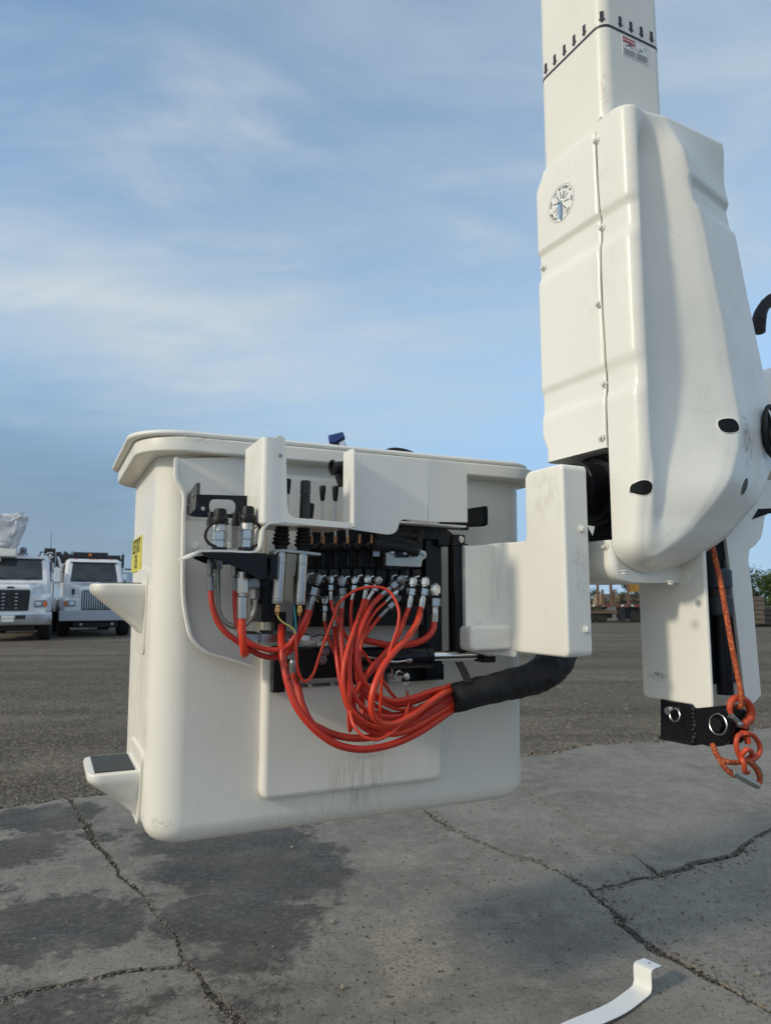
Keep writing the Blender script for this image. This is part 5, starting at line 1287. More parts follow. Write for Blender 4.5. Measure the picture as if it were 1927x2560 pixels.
bm = BM(); p = MF.x(1499, 297, -.002); lathe(bm, Vector((-.001, p.y, p.z)), (-1, 0, 0), [(.0085, 0), (.0085, .006), (.006, .008)], 14); cv.part('seam_plug', bm, M_COVER)
# access holes: dark discs laid on the shell stand for their inner shade, with a moulded lip
def shell_y(x, z): return front_y(x, z, xl_(z), xr(z))
def hole(px, py, w, h, rot, m_, lab=None, sq=1.0):
    y = CY + .02
    for _ in range(12):
        c = MF.y(px, py, y); y = shell_y(c.x, c.z)
    def pt(a, s, lift):
        ca, sa = math.cos(a), math.sin(a); ca = math.copysign(abs(ca) ** sq, ca); sa = math.copysign(abs(sa) ** sq, sa)
        x, z = ca * w * s, sa * h * s; cr, sr = math.cos(rot), math.sin(rot)
        x, z = c.x + x * cr - z * sr, c.z + x * sr + z * cr
        return Vector((x, shell_y(x, z) - lift, z))
    n = 32; bm = BM(); g = lambda s, l: [pt(2 * math.pi * k / n, s, l) for k in range(n)]
    loft(bm, [g(1.13, -.0006), g(1.06, .0016), g(1.0, .0018), g(.97, .0010)], cap0=False, cap1=False); cv.part('hole_lip', bm, M_COVER)
    bm = BM(); rings = [[bm.verts.new(p) for p in g(s, .0016)] for s in (1.0, .88, .76, .64, .52, .40, .28, .14)]
    for A, B in zip(rings, rings[1:]):
        for k in range(n): bm.faces.new((A[k - 1], A[k], B[k], B[k - 1]))
    bm.faces.new(rings[-1]); cv.part('hole_disc', bm, m_, label=lab)
hole(1609, 1219, .0180, .0190, -.12, M_DARK, 'left dark access hole', .85); hole(1821, 1064, .030, .0205, .12, M_DARK, 'upper dark oval access hole', .75); hole(1860, 1216, .016, .026, -.55, mat('grey_hole_plug', (.075, .078, .072), .6, 0, .2), 'grey plugged oval hole')
# angle dial on the left shell
dc = MF.x(1402, 507, CX - .0006); DR = .056; dx = wall_x(dc.z) - .0006
dp = lambda u, v, l=0: Vector((dx - l, dc.y - u, dc.z + v))
bm = BM(); vs_ = [bm.verts.new(dp(DR * math.cos(k * .1309), DR * math.sin(k * .1309))) for k in range(48)]; bm.faces.new(vs_)
dl_ = cv.part('angle_dial', bm, M_STICKW)
bm = BM(); n = 64
loft(bm, [[dp(r * math.cos(2 * math.pi * k / n), r * math.sin(2 * math.pi * k / n), .0003) for k in range(n)] for r in (DR - .0007, DR)], cap0=False, cap1=False)
def rseg(ang, r0, r1, w):
    c, s = math.cos(rad(ang)), math.sin(rad(ang)); n_ = (-s * w, c * w)
    bm.faces.new([bm.verts.new(dp(c * r + e * n_[0], s * r + e * n_[1], .0004)) for r, e in ((r0, 1), (r1, 1), (r1, -1), (r0, -1))])
ANG = [(-52, '-60°'), (-8, '-30°'), (28, '0°'), (52, '30°'), (68, '60°'), (92, '90°'), (122, '120°'), (162, '150°'), (205, '180°'), (232, '210°')]
for a, s in ANG:
    rseg(a, .014, .036, .0014)
    c_, s_ = math.cos(rad(a)), math.sin(rad(a)); ph = rad(a - 90)
    add_text(bm, s, .0125, lambda u, v: dp(c_ * .0455 + u * math.cos(ph) - v * math.sin(ph), s_ * .0455 + u * math.sin(ph) + v * math.cos(ph), .0004), 'CENTER', .0003)
for k in range(14):
    for r in (.022, .027, .032, .037, .042):
        a = -122 + k * 4.6; c_, s_ = math.cos(rad(a)), math.sin(rad(a)); w = .0006
        bm.faces.new([bm.verts.new(dp(c_ * r + e, s_ * r + f, .0004)) for e, f in ((-w, -w), (w, -w), (w, w), (-w, w))])
cv.part('dial_markings', bm, M_INK, parent=dl_, normals=False)
bm = BM(); prism(bm, [(dc.y + .0055, dc.z + .004), (dc.y - .0055, dc.z + .004), (dc.y - .0050, dc.z - .046), (dc.y, dc.z - .053), (dc.y + .0050, dc.z - .046)], dx - .007, dx - .004, TYZ, .001, 2); cv.part('dial_pointer', bm, M_PTR, parent=dl_)
bm = BM(); lathe(bm, Vector((dx, dc.y + .002, dc.z + .002)), (-1, 0, 0), [(.007, 0), (.007, .008), (.0045, .010)], 12); cv.part('dial_hub', bm, M_ZINC, parent=dl_)
# bolts under the cover and the dark joint line
for px, py in ((1560, 1432), (1676, 1458), (1720, 1440)):
    p = MF.y(px, py - 6, -.06); cv.place('cover_bolt', cbm, orient(p, (0, 0, -1)))
cv.done()
# rotating bearing seen through the window
rb = Thing('rotator_bearing', 'black ringed bearing inside the dark window beside the elbow cover', 'bearing', MF)
p = MF.x(1468, 1222, CX + .03)
for nm, r, x0, x1 in (('outer_ring', .105, CX + .085, CX + .060), ('middle_ring', .090, CX + .07, CX + .048), ('shaft_collar', .072, CX + .06, CX - .02)):
    bm = BM(); lathe(bm, Vector((x0, p.y, p.z)), (-1, 0, 0), [(r, 0), (r, x0 - x1 - .003), (r - .004, x0 - x1)], 40); rb.part(nm, bm, M_BLACKM)
rb.done()
# boot with rubber ring at the right edge, hose above it
gb = Thing('boom_boot', 'black rubber ring and wrapped hose boot at the right edge of the big cover', 'boot', MF)
yq = CY + .02
yq = CY - .01
c_ = MF.y(1928, 1078, yq)
ringp = [c_ + Vector((.034 * math.cos(a) * 1.0, .004 * math.cos(a), .072 * math.sin(a))) for a in [2 * math.pi * k / 20 for k in range(20)]]
bm = BM(); path = catmull(ringp + [ringp[0]], 3)[:-1]
T_, F_ = frames(path); 
loft(bm, [[p + ((p - c_).normalized() * math.cos(2 * math.pi * j / 10) + Vector((0, -1, 0)) * math.sin(2 * math.pi * j / 10)) * .0075 for j in range(10)] for p in path], ring=True); gb.part('rubber_ring', bm, M_RUBBER)
bm = BM(); vs_ = [bm.verts.new(c_ + (p - c_) * .95 + Vector((0, .012, 0))) for p in path]; bm.faces.new(vs_); gb.part('boot_opening', bm, M_DARK)
bm = BM(); tube(bm, [c_ + Vector((-.012, .05, -.012)), c_ + Vector((.01, -.005, -.012)), c_ + Vector((.08, -.05, .0))], .030, 16, 8, wob=lumpy); gb.part('wrapped_hose', bm, M_CLOTH)
gb.place('boot_bolt', bolt_mesh('boot_bolt', .0068, .014, M_ZINC), orient(MF.y(1884, 1064, CY - .004 + .03), (-.35, -1, .1)))
gb.done()
bm = BM(); tube(bm, [MF.y(x, y, .12) for x, y in ((1896, 830), (1898, 795), (1908, 768), (1930, 748), (1990, 735))], lambda t: .021 + .002 * math.sin(t * 9), 16, 8, wob=lumpy)
single('jib_hose', bm, M_CLOTH, 'black cloth wrapped hose curving out behind the right side of the big cover', 'hose', MF)
bm = BM(); p = MF.y(1960, 1000, .22); lathe(bm, Vector((p.x + .02, .34, MF.y(1930, 1050, .22).z)), (0, -1, 0), [(.20, 0), (.215, .01), (.215, .20), (.20, .215), (.0, .216)], 48)
single('jib_drum', bm, M_COVER, 'white rounded housing showing behind the right edge of the big cover', 'housing', MF)

# ================================================================== ELBOW COVER between boom and bucket
el_ = Thing('elbow_cover', 'white moulded L-shaped cover between the bucket and the boom end', 'cover', MF)
YF = .028; p = MF.y(1412, 1400, YF); EX = p.x
zt_f = MF.x(1405, 1157, EX).z; zb_f = MF.x(1424, 1646, EX).z
yB1 = MF.x(1311, 1250, EX).y; yB2 = MF.x(1258, 1450, EX).y
zs = MF.x(1306, 1352, EX).z
EX2 = MF.y(1475, 1500, YF).x
bm = BM(); poly = round_poly([Vector((YF, zb_f)), Vector((yB2, zb_f - .0)), Vector((yB2, zs)), Vector((yB1, zs)), Vector((yB1, zt_f)), Vector((YF, zt_f))], [.018, .018, .018, .016, .030, .018], 6)
prism(bm, poly, EX, EX2, TYZ, .0085, 4); el_.part('outer_shell', bm, M_COVER, sharp=50)
bm = BM(); box(bm, EX2 + .001, EX2 + .012, YF + .012, YF + .16, zb_f + .02, MF.y(1475, 1320, YF).z - .004, .003); el_.part('rear_shell', bm, M_COVER)
# wing reaching across the bucket front
xw0 = MF.y(1163, 1450, yB2).x; zw1 = MF.y(1210, 1365, yB2).z; zw0 = MF.y(1175, 1625, yB2).z; zw0b = MF.x(1262, 1640, EX).z
bm = BM(); sec = []
nn = 10; rf = .05
pts = [(xw0, yB2)] + [(EX + .004 - rf + rf * math.sin(rad(9 * k)), yB2 - rf + rf * math.cos(rad(9 * k))) for k in range(nn + 1)]
pts = [(xw0, yB2 + .0), (xw0 + .03, yB2)] + [(EX - rf + rf * math.sin(rad(9 * k)) * 1.05, yB2 - rf + rf * math.cos(rad(9 * k))) for k in range(nn + 1)]
th_ = .03
lo = []
for x, y in pts:
    zl_ = lerp(zw0, zw0b, ss(x, EX - .13, EX - .06)); zh = lerp(zw1, zs, ss(x, EX - .10, EX))
    k = .006
    lo.append([Vector((x, y + k, zl_)), Vector((x, y, zl_ + k)), Vector((x, y, zh - k)), Vector((x, y + k, zh)), Vector((x + .004, y + th_, zh)), Vector((x + .004, y + th_, zl_))])
loft(bm, lo); el_.part('wing', bm, M_COVER, sharp=50)
# boxed bump on the wing
xb0, xb1 = MF.y(1177, 1600, yB2 - .035).x, MF.y(1282, 1600, yB2 - .035).x; zb_1, zb_0 = MF.y(1225, 1564, yB2 - .035).z, MF.y(1225, 1628, yB2 - .035).z
bm = BM(); prism(bm, round_poly([Vector((xb0, zb_0)), Vector((xb1, zb_0)), Vector((xb1, zb_1)), Vector((xb0, zb_1))], .018), yB2 - .035, yB2 + .02, None, .010, 4); el_.part('boxed_bump', bm, M_COVER, sharp=50)
bm = BM(); lathe(bm, Vector(((xb0 + xb1) / 2 - .02, yB2 - .015, zb_1 - .001)), (0, 0, 1), [(.008, 0), (.008, .003), (.006, .004), (.006, .009), (.005, .010)], 12); el_.part('bump_bolt', bm, M_COVER)
for px, py in ((1453, 1323), (1465, 1575)): el_.place('cover_bolt', cbm, orient(MF.y(px, py, YF), (0, -1, 0), .2))
bm = BM(); a = MF.y(1476, 1318, YF); prism(bm, [(a.x - .012, a.z + .004), (a.x + .012, a.z + .002), (a.x + .004, a.z - .022)], YF - .003, YF - .001); el_.part('lifted_corner', bm, M_COVER)
bm = BM(); p = MF.y(1462, 1178, YF + .05); box(bm, EX + .02, EX2 + .016, YF + .03, YF + .12, p.z - .012, p.z + .002, .004); el_.part('top_tab', bm, M_COVER)
el_.done()

# ================================================================== JIB below the boom end
JY = -.075
pj = MF.y(1770, 1600, JY); JX = pj.x
jb = Thing('jib_box', 'white boxed jib end below the big cover with dark cylinder inside', 'jib', MF)
yj1 = MF.x(1600, 1600, JX).y; zj0 = MF.x(1690, 1757, JX).z; zj1 = MF.x(1690, 1400, JX).z
zj_low = MF.x(1750, 1765, JX).z - .020
ylobe = MF.x(1733, 1760, JX).y
bm = BM(); poly = round_poly([Vector((JY, zj_low)), Vector((ylobe, zj_low)), Vector((ylobe, zj0)), Vector((yj1, zj0)), Vector((yj1, zj1 + .15)), Vector((JY, zj1 + .15))], [.026, .026, .010, .02, .010, .010], 5)
prism(bm, poly, JX, JX + .014, TYZ, .007, 3, True); jb.part('left_cheek', bm, M_COVER, sharp=50)
# front return of the left cheek
xj1 = MF.y(1783, 1600, JY + .01).x
# inner plate
bm = BM(); prism(bm, [(JY + .03, zj_low + .02), (yj1, zj0), (yj1, zj1 + .12), (JY + .03, zj1 + .12)], JX + .026, JX + .032, TYZ); jb.part('inner_plate', bm, M_COVER)
# right cheek as a front flange and an inner wall
R0_ = [MF.y(x, y, JY - .01) for x, y in ((1832, 1395), (1872, 1395), (1902, 1742), (1893, 1753), (1866, 1766))]
bm = BM(); a = MF.y(1867, 1768, JY - .01); xr1 = MF.y(1886, 1500, JY - .01)
JF = -.02
poly = [(MF.y(x, y, JF).x, MF.y(x, y, JF).z) for x, y in ((1808, 1300), (1880, 1200), (1990, 1200), (1990, 1278), (1927, 1281), (1912, 1290), (1908, 1320), (1903, 1345), (1888, 1364), (1874, 1374), (1871, 1400), (1880, 1470), (1903, 1738), (1888, 1756), (1868, 1766), (1862, 1740), (1840, 1550), (1822, 1400))]
prism(bm, round_poly([Vector(t) for t in poly], .006), JF, JF + .012, None, .002, 2, True); jb.part('right_flange', bm, M_COVER)
xin0 = MF.y(1850, 1600, JF).x
bm = BM(); prism(bm, [(JF + .012, zj_low + .004), (yj1 - .02, zj0 + .01), (yj1 - .02, zj1 + .12), (JF + .012, zj1 + .12)], xin0 + .0, xin0 + .012, TYZ); jb.part('right_cheek', bm, M_COVER)
bm = BM(); prism(bm, [(p.x, p.z) for p in [MF.y(x, y, JF - .004) for x, y in ((1882, 1298), (1898, 1272), (1990, 1268), (1990, 1278), (1920, 1284))]], JF - .003, JF + .002); jb.part('shoulder_gap_shade', bm, M_DARK)  # dark sheet before the flange stands for a shaded gap
# near-black back standing for the inner shade, and the lift cylinder inside
bm = BM(); box(bm, JX + .034, xin0, JY + .065, JY + .075, zj0 + .05, zj1 + .1); jb.part('shade_back', bm, M_DARK)
xq = (JX + .036 + xin0) / 2 - .018
zc1 = MF.y(1770, 1540, JY + .06).z; zc0 = MF.y(1780, 1735, JY + .06).z
bm = BM(); cyl(bm, (xq, JY + .035, zc0), (xq, JY + .035, zc1), .022, None, 24); jb.part('ram_barrel', bm, M_BLACK)
bm = BM()
for z0, z1 in ((zc1, zc1 + .055), (zc1 + .075, zc1 + .13)): cyl(bm, (xq, JY + .035, z0), (xq, JY + .035, z1), .034, None, 24, .006)
jb.part('ram_clevis', bm, mat('dark_blue_grey_paint', (.03, .036, .048), .45, 0, .3)); 
bm = BM(); cyl(bm, (xq, JY + .035, zc1 + .05), (xq, JY + .035, zc1 + .08), .028, None, 18); jb.part('ram_pin', bm, mat('dark_red_brown', (.05, .03, .03), .6, 0, .3))
bm = BM(); tube(bm, [MF.y(x, y, JY + .04) for x, y in ((1808, 1400), (1812, 1500), (1818, 1590), (1818, 1625), (1807, 1650), (1805, 1690))], .0065, 10); jb.part('ram_pipe', bm, M_BLACK)
bm = BM(); lathe(bm, MF.y(1806, 1728, JY + .04), (0, 0, 1), [(.012, 0), (.012, .015), (.009, .017), (.009, .028), (.0115, .029), (.0115, .042), (.008, .044)], 12); jb.part('pipe_fitting', bm, M_BLACKM)
jb.done()
# end bracket with pins
eb = Thing('jib_end_bracket', 'black welded steel bracket with two ringed pins below the jib', 'bracket', MF)
EXB = JX - .004
T1 = [MF.x(x, y, EXB) for x, y in ((1650, 1748), (1650, 1843), (1733, 1859), (1733, 1770))]
bm = BM(); prism(bm, [(p.y, p.z) for p in T1], EXB, EXB + .075, TYZ, .003, 2, True); eb.part('socket', bm, M_BLACK)
T2 = [MF.x(x, y, EXB - .006) for x, y in ((1728, 1772), (1728, 1856), (1775, 1868), (1810, 1866), (1826, 1840), (1828, 1800), (1816, 1776), (1790, 1766))]
bm = BM(); prism(bm, round_poly([Vector((p.y, p.z)) for p in T2], [.002, .002, .01, .015, .015, .015, .015, .01]), EXB - .006, EXB + .012, TYZ, .003, 2, True); eb.part('cheek_plate', bm, M_BLACK)
bm = BM(); prism(bm, round_poly([Vector((p.y, p.z)) for p in T2], [.002, .002, .01, .015, .015, .015, .015, .01]), EXB + .05, EXB + .066, TYZ, .003, 2, True); eb.part('cheek_plate', bm, M_BLACK)
bm = BM(); a = MF.x(1688, 1805, EXB); b_ = MF.x(1650, 1836, EXB); prism(bm, [(T1[1].y + .002, T1[1].z - .006), (T1[2].y, T1[2].z - .006), (T1[2].y, T1[2].z + .003), (T1[1].y + .002, T1[1].z + .003)], EXB - .004, EXB + .08, TYZ, .001, 1, True); eb.part('bottom_lip', bm, M_BLACKM)
bm = BM()
for k in range(9):
    p = MF.x(1736 + random.uniform(-3, 3), 1775 + k * 10, EXB - .004); bmesh.ops.create_uvsphere(bm, u_segments=8, v_segments=6, radius=random.uniform(.006, .010), matrix=Matrix.Translation(p))
eb.part('weld_bead', bm, M_BLACKM)
def ringpin(px, py, pr, ringr, rc, nm):
    c = MF.x(px, py, EXB - .008)
    bm = BM(); lathe(bm, c + Vector((.01, 0, 0)), (-1, 0, 0), [(pr, 0), (pr, .022), (pr * .85, .025)], 20); o = eb.part('pin', bm, M_ZINC if nm else M_BLACKM)
    cc = MF.x(rc[0], rc[1], EXB - .020); bm = BM(); n = 28
    pts = [cc + Vector((.003 * math.sin(a), ringr * math.cos(a), ringr * math.sin(a))) for a in [2 * math.pi * k / n for k in range(n)]]
    loft(bm, [[p + ((p - cc).normalized() * math.cos(2 * math.pi * j / 8) + Vector((1, 0, 0)) * math.sin(2 * math.pi * j / 8)) * .0022 for j in range(8)] for p in pts], ring=True); eb.part('pin_ring', bm, M_ZINC, parent=o)
ringpin(1677, 1777, .0115, .0165, (1687, 1788), True); ringpin(1797, 1812, .016, .0255, (1795, 1811), False)
eb.done()
# rope, hook, swivel, thimble
HY = JY - .07
hp = lambda px, py, dy=0.0: MF.y(px, py, HY + dy)
bm = BM(); tube(bm, [hp(x, y, d) for x, y, d in ((1772, 1320, .09), (1788, 1400, .075), (1800, 1450, .055), (1815, 1535, .03), (1830, 1620, .01), (1846, 1700, -.004), (1853, 1742, -.012), (1852, 1765, -.006), (1843, 1768, .012))], .0072, 14, 10, uv=(8, 170))
rp = Thing('winch_rope', 'orange braided rope running down beside the jib and through the hook', 'rope', MF); rp.part('hanging_length', bm, M_ROPE, sharp=80)
bm = BM(); tube(bm, [hp(x, y, d) for x, y, d in ((1781, 1862, .05), (1790, 1885, .03), (1802, 1900, .01), (1818, 1905, 0), (1840, 1907, 0), (1862, 1903, 0), (1880, 1912, 0), (1894, 1930, 0), (1899, 1950, 0), (1893, 1966, 0))], .0068, 14, 8, uv=(8, 170)); rp.part('eye_loop', bm, M_ROPE, sharp=80)
bm = BM(); tube(bm, [hp(x, y, d) for x, y, d in ((1798, 1893, .012), (1806, 1912, .006), (1822, 1930, 0), (1836, 1940, 0))], .0066, 14, 8, uv=(8, 170)); rp.part('spliced_tail', bm, M_ROPE, sharp=80)
bm = BM(); tube(bm, [hp(1830, 1931, -.002), hp(1846, 1940, -.003), hp(1866, 1951, -.003), hp(1884, 1961, -.002), hp(1893, 1965, 0)], .0088, 16, 5)
tube(bm, [hp(1893, 1967, .0), hp(1902, 1958, .0), hp(1905, 1942, .0), hp(1899, 1922, .0), hp(1886, 1908, .0)], .0026, 8, 5); rp.part('thimble', bm, M_GALV, sharp=60)
rp.done()
hk = Thing('swivel_hook', 'orange red steel hook with latch and swivel eye hanging on the orange rope', 'hook', MF)
bm = BM(); tube(bm, [hp(x, y, .004) for x, y in ((1826, 1783), (1824, 1768), (1829, 1752), (1843, 1745), (1860, 1750), (1873, 1765), (1877, 1785), (1872, 1800), (1862, 1808), (1860, 1822))], lambda t: keyed(t, [(0, .0062), (.15, .0082), (.45, .0100), (.75, .0120), (.9, .0100), (1, .0085)]), 14, 6); hk.part('hook_body', bm, M_HOOK, sharp=80)
bm = BM(); a, b_ = hp(1828, 1790, -.004), hp(1852, 1814, -.004); d = (b_ - a).normalized(); s = Vector((d.z, 0, -d.x)) * .006
prism(bm, [((a + s).x, (a + s).z), ((b_ + s).x, (b_ + s).z), ((b_ - s).x, (b_ - s).z), ((a - s).x, (a - s).z)], HY - .008, HY + .006, None, .0015, 2, True); hk.part('safety_latch', bm, M_ZINC)
bm = BM(); lathe(bm, hp(1852, 1812, -.010), (0, -1, 0), [(.0055, -.01), (.0055, .003), (.004, .004)], 12); hk.part('latch_pin', bm, M_ZINC)
bm = BM(); lathe(bm, hp(1861, 1826, .004), (0, 0, -1), [(.010, 0), (.013, .003), (.013, .010), (.010, .012)], 18); hk.part('swivel_collar', bm, M_HOOK)
bm = BM(); pts = [hp(x, y, .004) for x, y in ((1861, 1834), (1845, 1840), (1840, 1855), (1843, 1878), (1850, 1893), (1866, 1901), (1886, 1897), (1898, 1882), (1899, 1866), (1890, 1848), (1878, 1836), (1861, 1834))]; tube(bm, pts, .0066, 12, 5); hk.part('swivel_bow', bm, M_HOOK, sharp=80)
bm = BM(); lathe(bm, hp(1867, 1840, .004), (.1, 0, -1), [(.009, 0), (.009, .006), (.0075, .007), (.0085, .008), (.0085, .019), (.007, .020)], 6); hk.part('swivel_nut', bm, M_HOOK, sharp=25)
bm = BM(); tube(bm, [hp(x, y, d) for x, y, d in ((1852, 1898, .012), (1855, 1886, -.004), (1866, 1874, -.014), (1878, 1880, -.008), (1877, 1892, .008), (1866, 1899, .014))], .0065, 12, 6); tube(bm, [hp(x, y, d) for x, y, d in ((1852, 1893, .004), (1856, 1902, -.010), (1860, 1915, -.012), (1861, 1928, -.006), (1869, 1932, .006))], .0062, 12, 6); hk.part('shackle_link', bm, M_HOOK, sharp=80)
hk.done()

# ================================================================== white strap lying on the ground
st = gp(1638, 2494)
SF = Frame(Vector((gp(1600, 2500).x, gp(1600, 2500).y, 0)), 0)
a0, a1, a2 = gp(1410, 2600), gp(1540, 2530), gp(1596, 2488)
wdir = (gp(1640, 2500) - gp(1596, 2476)); wdir.z = 0
d0 = (a2 - a0); d0.z = 0; d0.normalize(); sd = Vector((-d0.y, d0.x, 0)); wd = .062
hgt = .068
base = [Vector((a0.x, a0.y, .035)) - d0 * .5, Vector((a0.x, a0.y, .020)), Vector((a1.x, a1.y, .008)), Vector((a2.x, a2.y, .006))]
up_ = Vector((0, 0, 1))
prof = catmull(base, 6) + [Vector((a2.x, a2.y, .006)) + d0 * .018 + up_ * .004] + [Vector((a2.x, a2.y, .006)) + d0 * .026 + up_ * h for h in (.016, .035, hgt - .008)] + [Vector((a2.x, a2.y, .006)) + d0 * .031 + up_ * (hgt - .002), Vector((a2.x, a2.y, .006)) + d0 * .042 + up_ * hgt, Vector((a2.x, a2.y, .006)) + d0 * .085 + up_ * (hgt - .004)]
bm = BM(); lo = []
for i, p in enumerate(prof):
    t = (prof[min(i + 1, len(prof) - 1)] - prof[max(i - 1, 0)]).normalized(); n_ = sd.cross(t).normalized()
    lo.append([p - sd * wd / 2 - n_ * .0012, p + sd * wd / 2 - n_ * .0012, p + sd * wd / 2 + n_ * .0012, p - sd * wd / 2 + n_ * .0012])
loft(bm, lo)
stp = Thing('metal_strap', 'bent white metal strap lying on the concrete at the lower edge of the picture', 'strap'); stp.part('strap_sheet', bm, M_GUARD, sharp=60)
bm = BM(); pq = prof[-1].lerp(prof[-2], .45); lathe(bm, pq + up_ * .0008, up_, [(.0055, 0), (.0055, .0006), (.001, .0007)], 14); stp.part('strap_hole', bm, M_TUBE); stp.done()

# ================================================================== TRUCKS AND YARD BEHIND
M_TW = mat('truck_white', (.72, .73, .75), .22, 0, .03, 3, coat=.4)
M_GLASS = mat('windscreen', (.030, .038, .044), .07, 0, .95, 2.4, spec=.6)  # blotchy base colour imitates irregular reflections in the glass
M_TCHR = mat('truck_chrome', (.62, .63, .65), .10, 1, .05, 8)
M_TBLK = mat('truck_black', (.015, .016, .018), .5, 0, .3, 5)
M_TYRE = mat('tyre_rubber', (.022, .021, .020), .85, 0, .3, 12, .3, 60, .01)
M_SILV = mat('bumper_silver', (.42, .45, .50), .38, .4, .06, 4)
M_AMB = mat('amber_lens', (.55, .14, .02), .2, 0, .1)
M_LENS = mat('headlight_lens', (.20, .21, .23), .08, .5, .3, 12)
M_RUSTY = mat('rusty_steel', (.16, .10, .075), .75, .2, .35, 3)
def rr_xz(x0, x1, z0, z1, r, y): return [Vector((p.x, y, p.y)) for p in rrect(x0, x1, z0, z1, r, 0, 5)]
def wheel(t, x, y, r, w, nm='wheel'):
    bm = BM(); lathe(bm, (x - w / 2, y, r), (1, 0, 0), [(r * .62, 0), (r * .93, 0), (r, w * .12), (r, w * .28), (r * .985, w * .30), (r * .985, w * .34), (r, w * .36), (r, w * .64), (r * .985, w * .66), (r * .985, w * .70), (r, w * .72), (r, w * .88), (r * .93, w), (r * .62, w)], 36); o = t.part(nm, bm, M_TYRE)
    bm = BM(); s = 1 if x > 0 else -1; lathe(bm, (x + s * w * .32, y, r), (s, 0, 0), [(r * .60, 0), (r * .58, w * .1), (r * .3, w * .05), (r * .2, w * .16), (r * .0, w * .17)], 24); t.part('rim', bm, M_TCHR, parent=o)
def mirror(t, s, xc, y, z0, z1, m_):
    bm = BM(); prism(bm, round_poly([Vector((xc - .11, z0)), Vector((xc + .11, z0)), Vector((xc + .11, z1)), Vector((xc - .11, z1))], .05), y, y + .14, None, .03, 2, True); o = t.part('mirror', bm, m_)
    bm = BM()
    for z in (z0 + .06, z1 - .06): tube(bm, [Vector((s * .98, y + .25, z)), Vector((xc - s * .1, y + .1, z))], .018, 6, 1)
    t.part('mirror_arm', bm, M_TBLK, parent=o)
def cab_truck(frame, lab, kind):
    t = Thing('service_truck', lab, 'truck', frame, group='white trucks parked at the back of the yard')
    A = kind == 'A'
    hw_g = .62 if A else .56; hz0 = .78; hzg = 1.72 if A else 1.70; hzc = 1.86 if A else 1.90
    # hood
    bm = BM(); lo = []
    for k in range(13):
        u = k / 12; y = u * 1.45; hw = lerp(hw_g, .80, ss(u, 0, 1)); zt = lerp(hzg, hzc, u ** .8) - .10 * (1 - min(1, u * 5)) ** 2
        lo.append([Vector((p.x, y, p.y)) for p in rrect(-hw, hw, hz0, zt, .16, 0, 5)])
    loft(bm, lo); t.part('hood', bm, M_TW, sharp=60)
    # cab: tapered greenhouse on a box
    bm = BM(); lo = []
    zr = 2.76 if A else 2.78
    for z, y0, hw in ((.75, 1.25, 1.02), (1.0, 1.25, 1.04), (1.78, 1.27, 1.04), (1.88, 1.30, 1.03), (2.27, 1.48, .99), (zr - .14, 1.68, .95), (zr - .05, 1.78, .92), (zr, 1.92, .84)):
        lo.append(rrect(-hw, hw, y0, 3.2, .12, z, 5))
    loft(bm, lo); cab = t.part('cab', bm, M_TW, sharp=60)
    # windscreen set 8 mm proud, bent round the front
    bm = BM(); rows = []
    for z, y0, hw in ((1.92, 1.314, .90), (2.27, 1.48, .87), (zr - .16, 1.672, .83)):
        rows.append([Vector((x * hw, y0 - .012 + .05 * max(0, abs(x) - .85) / .15, z)) for x in (-1, -.93, -.85, -.5, 0, .5, .85, .93, 1)])
    grid_mesh(bm, rows); ws = t.part('windscreen', bm, M_GLASS, parent=cab)
    bm = BM()
    if not A: box(bm, -.018, .018, 1.30, 1.70, 1.90, 1.93); prism(bm, [(1.296, 1.92), (1.654, zr - .16), (1.66, zr - .16), (1.31, 1.92)], -.016, .016, TYZ)
    for s in (-1, 1): tube(bm, [Vector((s * .25, 1.285, 1.93)), Vector((s * .62, 1.31, 2.02))], .012, 6, 1)
    t.part('wiper', bm, M_TBLK, parent=cab)
    for s in (-1, 1):
        bm = BM(); prism(bm, round_poly([Vector((1.62, 1.94)), Vector((2.6, 1.94)), Vector((2.6, 2.56)), Vector((1.95, 2.56))], .05), s * 1.036, s * .96, TYZ); t.part('side_window', bm, M_GLASS, parent=cab)
    bm = BM(); box(bm, -.80, .80, 1.62, 1.75, zr - .155, zr - .125, .01); t.part('visor_shade', bm, M_TBLK, parent=cab)
    bm = BM()
    ml = [(-.62, 0), (-.12, 0), (0, 0), (.12, 0), (.62, 0)]
    for x, _ in ml:
        b2 = BM(); bmesh.ops.create_uvsphere(b2, u_segments=8, v_segments=6, radius=.035, matrix=Matrix.Translation((x, 1.86, zr - .02))); t.part('marker_light', b2, M_AMB, parent=cab)
    # grille
    gz0, gz1 = (.93, 1.58) if A else (.92, 1.60); ghw = .56 if A else .50
    bm = BM(); prism(bm, round_poly([Vector((-ghw * (.94 if A else 1), gz0)), Vector((ghw * (.94 if A else 1), gz0)), Vector((ghw, gz1)), Vector((-ghw, gz1))], .05), -.02, .05); gr = t.part('grille', bm, M_TBLK)
    if A:
        for k in range(8):
            b2 = BM(); box(b2, -ghw * .96, ghw * .96, -.035, -.015, gz0 + .05 + k * .072, gz0 + .066 + k * .072, .004); t.part('grille_bar', b2, M_TBLK, parent=gr)
        for k in range(5):
            for s in (-1, 1):
                b2 = BM(); box(b2, s * .18 - .04, s * .18 + .04, -.04, -.034, gz0 + .075 + k * .11, gz0 + .093 + k * .11); t.part('grille_clip', b2, M_TCHR, parent=gr)
    else:
        for k in range(13):
            x = -ghw + .05 + k * (2 * ghw - .1) / 12; b2 = BM(); box(b2, x - .013, x + .013, -.045, -.015, gz0 + .03, gz1 - .03, .004); t.part('grille_bar', b2, M_TCHR, parent=gr)
